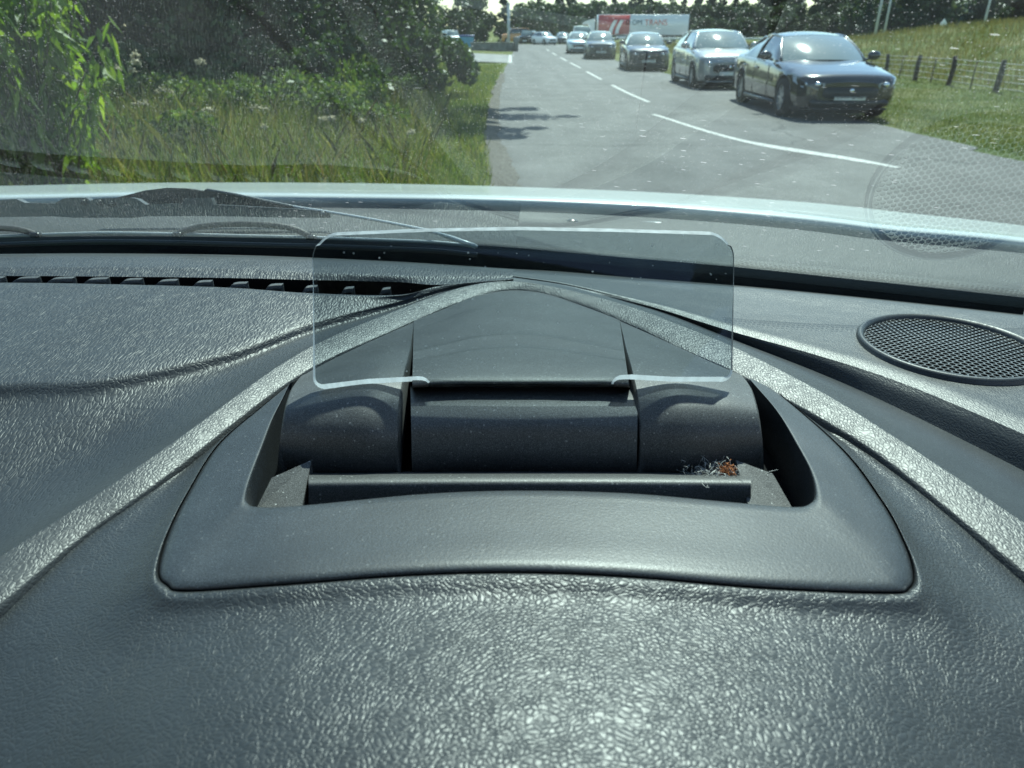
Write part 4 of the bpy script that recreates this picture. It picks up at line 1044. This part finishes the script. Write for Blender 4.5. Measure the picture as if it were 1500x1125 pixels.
def pole(px, py, dist, h, r, label, arm=0):
    f = G(px, py); k_ = dist / f[1]; x = (px - 750) / FPX * (dist * CT + (H) * ST); z = float(terrain(x, dist))
    t = empty('lamp_post', (x, dist, z)); tag(t, label, 'lamp post', 'lamp posts by the main road')
    mb = MB(); mb.tube([(0, 0, -.2), (0, 0, h * .5), (0, 0, h)], [r * 1.3, r, r * .8], 8); mb.build('post', M['pole_grey'], t)
    mb = MB(); mb.tube([(0, 0, h - .05), (-.7, 0, h + .2), (-1.5, 0, h + .25)], r * .6, 6); mb.box((-1.7, 0, h + .24), (.7, .26, .14), bev=.03); mb.build('lantern', M['pole_grey'], t)
pole(1279, 57, 112, 10, .17, 'pale lamp post rising left of the pair behind the meadow at right')
pole(1292, 56, 118, 10, .15, 'pale lamp post rising right of the pair behind the meadow at right')
pole(1434, 50, 112, 10, .15, 'single pale lamp post above the grassy bank at far right')
x = (745 - 750) / FPX * (100 * CT + .6); sgp = empty('sign_post', (x, 100, 0)); tag(sgp, 'plain grey post standing beside the low wall at the end of the road', 'post')
MB().tube([(0, 0, -.1), (0, 0, 2), (0, 0, 4.6)], .17, 8).build('post', M['pole_grey'], sgp); MB().box((0, 0, 4.7), (.4, .4, .12), bev=.03).build('cap', M['pole_grey'], sgp)
x = (1374 - 750) / FPX * (90 * CT + .6); rs = empty('road_sign', (x, 90, 0)); tag(rs, 'small white diamond road sign on a thin post beyond the meadow', 'road sign')
MB().tube([(0, 0, -.1), (0, 0, 1.2), (0, 0, 2.5)], .06, 8).build('post', M['pole_grey'], rs)
MB().prism([(-.42, -.08, 2.3), (0, -.08, 1.75), (.42, -.08, 2.3), (0, -.08, 2.85)], (0, .04, 0)).build('plate', M['sign_white'], rs, smooth=False)

# low stone wall and things in the car park on the left
M['stone'] = plain('grey_stone_wall', (.20, .20, .18), .9, var=.4, scale=3, bump=.03, bscale=8, spec=.1)
def pxat(px, dist): return (px - 750) / FPX * (dist * CT + H * ST)
wx0, wx1 = pxat(690, 67), pxat(753, 67)
wl_ = empty('low_wall', ((wx0 + wx1) / 2, 67, 0)); tag(wl_, 'low grey stone wall beside the parked silver estate car', 'wall')
mb = MB(); mb.box((0, 0, .30), (wx1 - wx0, .35, .66), bev=.04); mb.build('masonry', M['stone'], wl_)
mb = MB(); mb.box((0, 0, .66), (wx1 - wx0 + .1, .45, .09), bev=.03); mb.build('coping', M['stone'], wl_)
mb = MB(); mb.box(((wx1 - wx0) / 2 + .15, 0, .55), (.42, .45, 1.1), bev=.05); mb.build('pier', M['stone'], wl_)
binx = pxat(684, 83); bn_ = empty('wheelie_bin', (binx, 83, gz(binx, 83))); tag(bn_, 'blue wheeled rubbish bin left of the low stone wall', 'bin')
mb = MB(); q0 = [(-.62, -.5, .08), (.62, -.5, .08), (.62, .5, .08), (-.62, .5, .08)]; q1_ = [(-.72, -.6, 1.05), (.72, -.6, 1.05), (.72, .6, 1.05), (-.72, .6, 1.05)]
mb.add(np.array(q0 + q1_), [(3, 2, 1, 0), (4, 5, 6, 7)] + [(i, (i + 1) % 4, (i + 1) % 4 + 4, i + 4) for i in range(4)]); mb.build('tub', plain('pale_blue_plastic', (.10, .32, .52), .5), bn_, smooth=False)
mb = MB(); mb.box((0, 0, 1.12), (1.56, 1.34, .18), bev=.06); mb.build('lid', plain('dark_blue_plastic', (.03, .07, .24), .45), bn_)
for sx in (-.5, .5):
    mb = MB(); mb.lathe([(.0, -.04), (.09, -.04), (.09, .04), (0, .04)], 'X', (sx, .45, .09), 14); mb.build('wheel', M['rubber'], bn_)
bx_ = pxat(669, 92); bk_ = empty('planter_box', (bx_, 92, gz(bx_, 92))); tag(bk_, 'pale grey square planter left of the blue bin', 'planter')
mb = MB(); mb.box((0, 0, .45), (1.1, .8, .9), bev=.05); mb.build('tub', plain('pale_grey_concrete', (.42, .43, .41), .85), bk_); mb = MB(); mb.box((0, 0, .93), (1.22, .92, .10), bev=.03); mb.build('rim', plain('pale_grey_rim', (.5, .51, .49), .8), bk_)

# ================================================================== CARS
M['tyre'] = plain('tyre_rubber', (.014, .014, .015), .8, spec=.2)
M['alloy'] = plain('alloy_wheel', (.42, .43, .44), .35, metal=.7)
M['trim'] = plain('black_trim', (.010, .010, .011), .4)
M['chrome'] = plain('chrome', (.75, .76, .77), .15, metal=1.0)
M['plate'] = plain('number_plate_white', (.80, .81, .80), .5)
M['ink'] = plain('plate_ink', (.012, .012, .014), .5)
def glassmat(name, col, rough=.03):
    m, nt, out = newmat(name); p = principled(nt, out, col, rough, 0, .8); p.inputs['Coat Weight'].default_value = .8; p.inputs['Coat Roughness'].default_value = .02; return m
M['car_glass'] = glassmat('car_window_glass', (.012, .017, .017))
M['car_screen'] = glassmat('car_windscreen_glass', (.15, .19, .18), .08)  # pale colour stands in for sky glare and sunlit haze on the screen
M['lens'] = glassmat('headlamp_lens', (.32, .35, .36), .12)
def paint(name, col, metal=.3, rough=.3):
    return plain(name, col, rough, metal=metal, var=.03, coat=1.0)
PAINT = {'black': paint('black_paint', (.003, .0033, .0036), .0, .2), 'silver': paint('silver_grey_paint', (.33, .34, .34), .35), 'navy': paint('dark_blue_paint', (.016, .022, .032), .3),
         'charcoal': paint('charcoal_paint', (.035, .045, .05), .4), 'pale': paint('pale_blue_silver_paint', (.42, .50, .54), .5), 'white': paint('bright_white_paint', (.78, .79, .79), 0, .3), 'orange': paint('orange_paint', (.62, .26, .06), 0, .4)}

def text_mesh(body, size, depth=.004):
    cu = bpy.data.curves.new('lettering', 'FONT'); cu.body = body; cu.size = size; cu.extrude = depth; cu.align_x = 'CENTER'; cu.align_y = 'CENTER'
    o = bpy.data.objects.new('lettering', cu); COL.objects.link(o)
    dg = bpy.context.evaluated_depsgraph_get(); me = bpy.data.meshes.new_from_object(o.evaluated_get(dg)); 
    bpy.data.objects.remove(o); return me

def make_car(loc, rz, L, W, HT, style, pnt, label, detail=True, plate=None, group='cars parked along the right of the road', name='parked_car'):
    t = empty(name, loc, rz); tag(t, label, 'car', group)
    w = W / 2
    if style == 'saloon': kz = [.62, .74, .80, .90, .985, 1.0, 1.02, 1.05, 1.03, .92]; ky = [0, .05, .22, .85, 1.5, 2.5, L - 1.15, L - .5, L - .1, L]
    elif style == 'hatch': kz = [.66, .80, .88, .97, 1.03, 1.05, 1.07, 1.08, 1.06, .9]; ky = [0, .05, .20, .65, 1.1, 2.0, L - .9, L - .4, L - .08, L]
    else: kz = [.78, .95, 1.02, 1.08, 1.12, 1.15, 1.16, 1.16, 1.14, .95]; ky = [0, .05, .18, .6, .95, 1.8, L - .9, L - .4, L - .08, L]
    kw = [.60, .78, .90, .975, .99, 1, 1, .98, .93, .80]
    kzl = [.30, .23, .19, .18, .20, .20, .20, .22, .26, .34]
    kzs = [z - dz for z, dz in zip(kz, (.08, .07, .07, .09, .10, .08, .07, .09, .10, .10))]
    sc_ = HT / (1.455 if style == 'saloon' else 1.50 if style == 'hatch' else 1.75)
    n = 150 if detail else 60
    yy = np.linspace(0, L, n); yy = np.unique(np.concatenate([[0, .01, .03, .05, .08, .12], yy, L - np.array([0, .02, .05, .1])])); n = len(yy)
    itp = lambda a: np.interp(yy, ky, a)
    def smooth(a, k=5):
        e = np.concatenate([np.full(k, a[0]), a, np.full(k, a[-1])]); return np.convolve(e, np.ones(2 * k + 1) / (2 * k + 1), 'valid')
    zt, wy, zl_, zs = smooth(itp(kz), 4) * sc_, itp(kw) * w, itp(kzl) * sc_, smooth(itp(kzs), 4) * sc_
    wr = .335 * (1 if style != 'suv' else 1.08); yw = (.90 if style == 'saloon' else .80, L - (1.08 if style == 'saloon' else .78))
    rows = []
    for i in range(n):
        a = [(0, zl_[i]), (.72 * wy[i], zl_[i]), (.93 * wy[i], zl_[i] + .03), (.985 * wy[i], zl_[i] + .14), (1.0 * wy[i], zl_[i] + .45 * (zs[i] - zl_[i])), (.985 * wy[i], zl_[i] + .55 * (zs[i] - zl_[i])), (.995 * wy[i], zs[i] - .07), (.965 * wy[i], zs[i]), (.88 * wy[i], zs[i] + .5 * (zt[i] - zs[i])), (.62 * wy[i], zt[i] - .012), (.3 * wy[i], zt[i] - .002), (0, zt[i])]
        for yc in yw:
            dy = yy[i] - yc; ra = wr + .055
            if abs(dy) < ra:
                za = wr + math.sqrt(ra * ra - dy * dy)
                a = [(x_, max(z_, min(za, zs[i] - .05)) if 1 <= k_ <= 6 else (max(z_, za - .1) if k_ == 0 else z_)) for k_, (x_, z_) in enumerate(a)]
        a += [(-x_, z_) for x_, z_ in a[-2:0:-1]]
        rows.append([(x_, yy[i], z_) for x_, z_ in a])
    A = np.array(rows); A = np.concatenate([A, A[:, :1]], 1)
    mb = MB(); mb.grid(A); m_ = A.shape[1] - 1
    mb.add(A[0, :m_], [tuple(range(m_))]); mb.add(A[-1, :m_], [tuple(range(m_))])
    body = mb.build('body', pnt, t, sharp=40)
    mb = MB()
    for yc in yw: mb.box((0, yc, wr + .03), (W * .9, wr * 2.05, wr * 1.7), bev=.1)
    mb.build('wheel_housing', M['trim'], body)
    # greenhouse
    z_b = np.interp(1.5, ky, kz) * sc_
    if style == 'saloon': yb, yt, yr, ye, zr_ = 1.30, 2.25, 3.55, L - .62, 1.035 * sc_
    elif style == 'hatch': yb, yt, yr, ye, zr_ = .98, 1.75, L - .75, L - .16, 1.08 * sc_
    else: yb, yt, yr, ye, zr_ = .80, 1.40, L - .35, L - .10, 1.16 * sc_
    hb, ht = w * .83, w * .64
    if style == 'suv': ht = w * .76
    u = np.linspace(-1, 1, 17); ztf = HT - .055
    base = np.array([(hb * k_, yb + .30 * k_ * k_, z_b - .01 - .035 * k_ * k_) for k_ in u]); topf = np.array([(ht * k_, yt + .10 * k_ * k_, ztf - .035 * k_ * k_) for k_ in u])
    v = np.linspace(0, 1, 9)[:, None, None]; bul = np.array((0, -.03, .03)) * (4 * v * (1 - v))
    MB().grid(base * (1 - v) + topf * v + bul).build('windscreen', M['car_screen'], t)
    topm = np.array([(ht * 1.03 * k_, (yt + yr) / 2, HT - .045 * k_ ** 2 - .01 * k_ ** 4) for k_ in u]); topr = np.array([(ht * .97 * k_, yr - .02 * k_ * k_, HT - .07 - .04 * k_ * k_) for k_ in u])
    rl_ = np.array([crom([topf[j], topm[j], topr[j]], 14) for j in range(17)]).transpose(1, 0, 2)
    MB().grid(rl_ + np.array((0, 0, .004))).build('roof', pnt, t)
    rb = np.array([(w * .76 * k_, ye - .08 * k_ * k_, zr_ - .02 * k_ * k_) for k_ in u])
    MB().grid(topr * (1 - v) + rb * v + np.array((0, .03, .03)) * (4 * v * (1 - v))).build('rear_window', M['car_glass'], t)
    for s_ in (-1, 1):
        e = 0 if s_ < 0 else -1
        rail = np.vstack([crom([base[e], .5 * (base[e] + topf[e]) + np.array((s_ * .015, 0, .02)), topf[e]], 10), rl_[1:, e], crom([topr[e], .5 * (topr[e] + rb[e]) + np.array((s_ * .015, 0, .03)), rb[e]], 8)[1:]])
        bot_ = np.array([(s_ * np.interp(q[1], ky, kw) * w * .915, q[1], np.interp(q[1], yy, zs) + .025) for q in rail]); bot_[0] = rail[0]; bot_[-1] = rail[-1]
        v2_ = np.linspace(0, 1, 7)[:, None, None]; gp = bot_[None] * (1 - v2_) + rail[None] * v2_ + np.array((s_ * .03, 0, 0)) * (4 * v2_ * (1 - v2_))
        MB().grid(gp).build('side_window', M['car_glass'], t)
        mb = MB(); mb.tube(rail + np.array((s_ * .004, 0, .0)), [.030] * 10 + [.024] * (len(rail) - 18) + [.04] * 8, 7); mb.build('window_pillar', pnt, t)
        ic = int(len(rail) * .55); mb = MB(); mb.tube([bot_[ic] + np.array((s_ * .006, 0, 0)), .5 * (bot_[ic] + rail[ic]) + np.array((s_ * .036, 0, 0)), rail[ic]], .035, 6); mb.build('door_pillar', M['trim'], t)
        mb = MB(); mb.tube(bot_ + np.array((s_ * .016, 0, -.012)), .011, 5); mb.build('waist_trim', M['chrome'] if style == 'saloon' else M['trim'], t)
        sh = np.array([bot_, np.array([(s_ * np.interp(q[1], yy, wy) * .70, q[1], np.interp(q[1], yy, zt) - .03) for q in bot_])]); 
        if not detail: continue
        mb = MB(); mb.ball((s_ * (w + .09), yb + .52, z_b + .05), (.125, .075, .085)); mb.tube([(s_ * (w * .93), yb + .55, z_b - .03), (s_ * (w + .05), yb + .53, z_b + .01)], .025, 6); mi = mb.build('wing_mirror', pnt, t)
        for hy in (yb + 1.35, yb + 2.30):
            mb = MB(); mb.box((s_ * (w * 1.0), hy, np.interp(hy, yy, zs) - .13), (.045, .20, .032), bev=.01); mb.build('door_handle', pnt, t)
        mb = MB()
        for dy in (yb + .55, yb + 1.60, yb + 2.55):
            mb.box((s_ * w * .992, dy, .58 * sc_), (.008, .012, .62), bev=.0)
        mb.build('door_gap', M['trim'], body)
        mb = MB(); mb.box((s_ * w * .97, (yw[0] + yw[1]) / 2, .22), (.07, yw[1] - yw[0] - 2 * wr - .12, .10), bev=.03); mb.build('sill', M['trim'], t)
    # front
    nb = .62 * w
    zf_ = zt[2]
    for s_ in (-1, 1):
        lens = [(s_ * w * .50, .02, zf_ - .15), (s_ * w * .48, .0, zf_ - .06), (s_ * w * .74, .14, zf_ - .005), (s_ * w * .94, .46, zf_ + .045), (s_ * w * .945, .40, zf_ - .04), (s_ * w * .84, .15, zf_ - .13)]
        lens = np.array(lens); c_ = lens.mean(0) + np.array((s_ * .05, -.06, .01)); mb = MB()
        q = np.vstack([lens + np.array((s_ * .008, -.02, .008)), [c_]]); k_ = len(lens)
        mb.add(np.vstack([q, lens + np.array((-s_ * .1, .12, -.02))]), [(i, (i + 1) % k_, k_) for i in range(k_)] + [(i, (i + 1) % k_, (i + 1) % k_ + k_ + 1, i + k_ + 1) for i in range(k_)])
        hl = mb.build('headlight', M['lens'], t, sharp=60)
        if detail:
            for bx_, by_ in ((.62, .05), (.76, .16)):
                mb = MB(); mb.ball((s_ * w * bx_, by_ - .05, zf_ - .065), (.055, .04, .045)); mb.build('bulb_reflector', M['chrome'], hl)
    mb = MB(); mb.box((0, .015, zf_ - .20), (W * .50, .12, .20), bev=.05); gr_ = mb.build('grille', M['trim'], t)
    if detail:
        mb = MB()
        for k_ in range(5): mb.box((0, -.048, zf_ - .27 + .035 * k_), (W * .46, .012, .008))
        mb.build('grille_bars', M['gloss_black'], gr_)
        mb = MB(); mb.lathe([(.0, -.062), (.035, -.062), (.04, -.05), (.0, -.05)], 'Y', (0, 0, zf_ - .16), 18); mb.build('round_badge', M['chrome'], t)
    mb = MB(); mb.box((0, .055, .31 * sc_), (W * .72, .16, .13), bev=.04); mb.build('lower_intake', M['trim'], t)
    mb = MB(); mb.box((0, .03, .215 * sc_), (W * .70, .16, .025), bev=.01); mb.build('front_splitter', pnt if style != 'saloon' else M['trim'], t)
    mb = MB(); mb.box((0, -.02, .42 * sc_), (.54, .03, .125), bev=.006); pl = mb.build('number_plate', M['plate'], t)
    if plate:
        me = text_mesh(plate, .105, .002); me.materials.append(M['ink']); o = bpy.data.objects.new('lettering', me); COL.objects.link(o); o.parent = pl; o.location = (0, -.038, .42 * sc_); o.rotation_euler = (math.pi / 2, 0, 0)
    for yc in yw:
        for s_ in (-1, 1):
            wt = empty('wheel', (s_ * (w - .115), yc, wr)); wt.parent = t
            mb = MB(); mb.lathe([(wr * .66, -.10), (wr * .94, -.105), (wr, -.07), (wr, .07), (wr * .94, .105), (wr * .66, .10)], 'X', (0, 0, 0), 28); mb.build('tyre', M['tyre'], wt)
            mb = MB(); so_ = s_ * .085
            mb.lathe([(wr * .68, so_), (wr * .62, so_), (wr * .60, so_ * .4), (.02, so_ * .35)], 'X', (0, 0, 0), 24)
            for k_ in range(7):
                a_ = 2 * math.pi * k_ / 7; ca, sa = math.cos(a_), math.sin(a_)
                pr_ = np.array([(0, ca * r_ - sa * q_, sa * r_ + ca * q_) for r_, q_ in ((.03, -.03), (wr * .63, -.022), (wr * .63, .022), (.03, .03))]) + np.array((so_ * .8, 0, 0))
                mb.prism(pr_, (s_ * .012, 0, 0))
            mb.lathe([(.055, so_ * .7), (.055, so_ * .98), (.0, so_ * .98)], 'X', (0, 0, 0), 14)
            mb.build('rim', M['alloy'], wt, sharp=40)
    return t
make_car((5.92, 13.5, 0), math.radians(-2), 4.95, 1.90, 1.44, 'saloon', PAINT['black'], 'shiny black saloon parked nearest on the right, half on the verge', plate='FY17 LNU')
make_car((5.93, 21.3, 0), math.radians(-2), 4.55, 1.80, 1.52, 'hatch', PAINT['silver'], 'silver grey hatchback parked directly behind the nearest black saloon')
make_car((5.5, 31.6, 0), math.radians(-3), 4.2, 1.76, 1.46, 'hatch', PAINT['navy'], 'dark blue black hatchback parked behind the silver grey hatchback', plate='KS19 OVM')
make_car((5.2, 46.0, 0), math.radians(-3), 4.3, 1.78, 1.52, 'hatch', PAINT['charcoal'], 'charcoal hatchback parked fourth in the row on the right', plate='YH66 TZE')
make_car((4.95, 58.5, 0), math.radians(-3), 4.3, 1.78, 1.50, 'hatch', PAINT['pale'], 'pale blue silver hatchback half hidden behind the charcoal hatchback', detail=False)
make_car((6.4, 72, 0), math.radians(-2), 4.8, 1.9, 2.0, 'suv', PAINT['white'], 'white van with its roof showing above the pale blue hatchback', detail=False, name='parked_van')['category'] = 'van'
make_car((pxat(809, 103), 102, 0), math.radians(28), 4.2, 1.76, 1.55, 'hatch', PAINT['white'], 'white hatchback turned aslant at the road end, left of the dark one', detail=False, group='cars parked at the far end of the road')
make_car((pxat(829, 108), 108, 0), math.radians(8), 4.2, 1.76, 1.5, 'hatch', PAINT['charcoal'], 'dark hatchback at the road end, just right of the white one', detail=False, group='cars parked at the far end of the road')
make_car((pxat(768, 112), 110, 0), math.radians(-14), 4.4, 1.85, 1.75, 'suv', PAINT['black'], 'black car standing alone where the road ends, left of the white hatchback', detail=False, group='cars parked at the far end of the road')
make_car((pxat(755, 112), 112, 0), math.radians(-88), 4.9, 1.82, 1.55, 'hatch', PAINT['silver'], 'silver estate car parked side on behind the low stone wall', detail=False, group='cars parked at the far end of the road')
make_car((pxat(735, 124), 121, 0), math.radians(-84), 4.4, 1.8, 2.1, 'suv', PAINT['orange'], 'orange roofed van showing above the silver estate car', detail=False, group='cars parked at the far end of the road', name='parked_van')['category'] = 'van'
make_car((pxat(664, 100), 104, 0), math.radians(20), 4.3, 1.8, 1.75, 'suv', PAINT['white'], 'white car at the edge of the dark trees beyond the planter', detail=False, group='cars parked at the far end of the road')

# ---- articulated lorry on the main road
M['truck_white'] = paint('lorry_white', (.74, .76, .77), 0, .4); M['truck_red'] = paint('lorry_red', (.55, .07, .055), 0, .45)
TX, TY = pxat(848, 127), 127
tr_ = empty('articulated_lorry', (TX, TY, 0)); tag(tr_, 'white articulated lorry with red panelled trailer lettering, on the main road beyond the parked cars', 'lorry')
mb = MB(); sec = [(0, .5), (-.02, 1.3), (.10, 1.9), (.42, 2.75), (.9, 3.1), (2.3, 3.45), (2.3, .5)]
mb.prism([(x_, -1.25, z_) for x_, z_ in sec], (0, 2.5, 0)); cab = mb.build('cab', M['truck_white'], tr_, smooth=False)
mb = MB(); mb.prism([(.10, -1.262, 1.85), (.42, -1.262, 2.62), (1.25, -1.262, 2.62), (1.35, -1.262, 1.75)], (0, .01, 0)); mb.build('side_window', M['car_glass'], cab, smooth=False)
mb = MB(); mb.prism([(.085, -1.1, 1.9), (.40, -1.1, 2.72), (.40, 1.1, 2.72), (.085, 1.1, 1.9)], (-.02, 0, .012)); mb.build('windscreen', M['car_glass'], cab, smooth=False)
mb = MB(); mb.box((.12, -1.4, 2.2), (.14, .16, .5), bev=.03); mb.build('wing_mirror', M['trim'], cab)
tl0, tl1 = 2.75, 17.0
mb = MB(); mb.box(((tl0 + tl1) / 2, 0, 2.55), (tl1 - tl0, 2.55, 2.85), bev=.04); trl = mb.build('trailer', M['truck_white'], tr_)
mb = MB(); mb.box((tl0 + 2.55, -1.285, 2.55), (4.95, .02, 2.72)); mb.build('red_panel', M['truck_red'], trl)
mb = MB()
for k_ in (0, 1):
    x0 = tl0 + 1.75 + k_ * 1.0; arcp = [(x0 + .75 * (q / 8) ** 1.6, 1.3 + 1.9 * q / 8) for q in range(9)]
    mb.prism([(x_, -1.31, z_) for x_, z_ in arcp] + [(x_ + .55, -1.31, z_) for x_, z_ in arcp[::-1]], (0, .02, 0))
mb.build('white_stripes', M['truck_white'], trl, smooth=False)
for txt, x_, sz, mt_ in (('D', tl0 + 4.75, 1.0, M['ink']), ('OM', tl0 + 6.15, 1.0, plain('slate_lettering', (.05, .08, .10), .5)), ('TRANS', tl0 + 9.1, 1.15, M['truck_red'])):
    me = text_mesh(txt, sz, .006); me.materials.append(mt_); o = bpy.data.objects.new('lettering', me); COL.objects.link(o); o.parent = trl; o.location = (x_, -1.31, 2.85); o.rotation_euler = (math.pi / 2, 0, 0)
mb = MB(); mb.box(((tl0 + tl1) / 2, 0, .98), (tl1 - tl0 - .4, 2.2, .22), bev=.03); mb.build('chassis', M['trim'], tr_)
mb = MB(); mb.box((8.3, -1.2, .7), (5.2, .06, .55), bev=.02); mb.build('side_guard', M['pole_grey'], tr_)
for wx_ in (1.1, 3.6, 12.2, 13.5, 14.8):
    for s_ in (-1, 1):
        mb = MB(); mb.lathe([(0.28, -.15), (.48, -.15), (.51, -.1), (.51, .1), (.48, .15), (.28, .15), (.26, .05), (.02, .05)], 'Y', (wx_, s_ * 1.05, .51), 20); mb.build('wheel', M['tyre'], tr_)
# crash barrier along the main road
gb = empty('crash_barrier', (40, 120.2, 0)); tag(gb, 'long pale crash barrier along the near side of the main road', 'barrier')
mb = MB(); mb.box((0, 0, .62), (76, .06, .30), bev=.02); mb.build('rail', M['pole_grey'], gb)
mb = MB()
for k_ in range(20): mb.box((-37 + k_ * 3.9, .1, .35), (.1, .1, .8))
mb.build('posts', M['pole_grey'], gb)
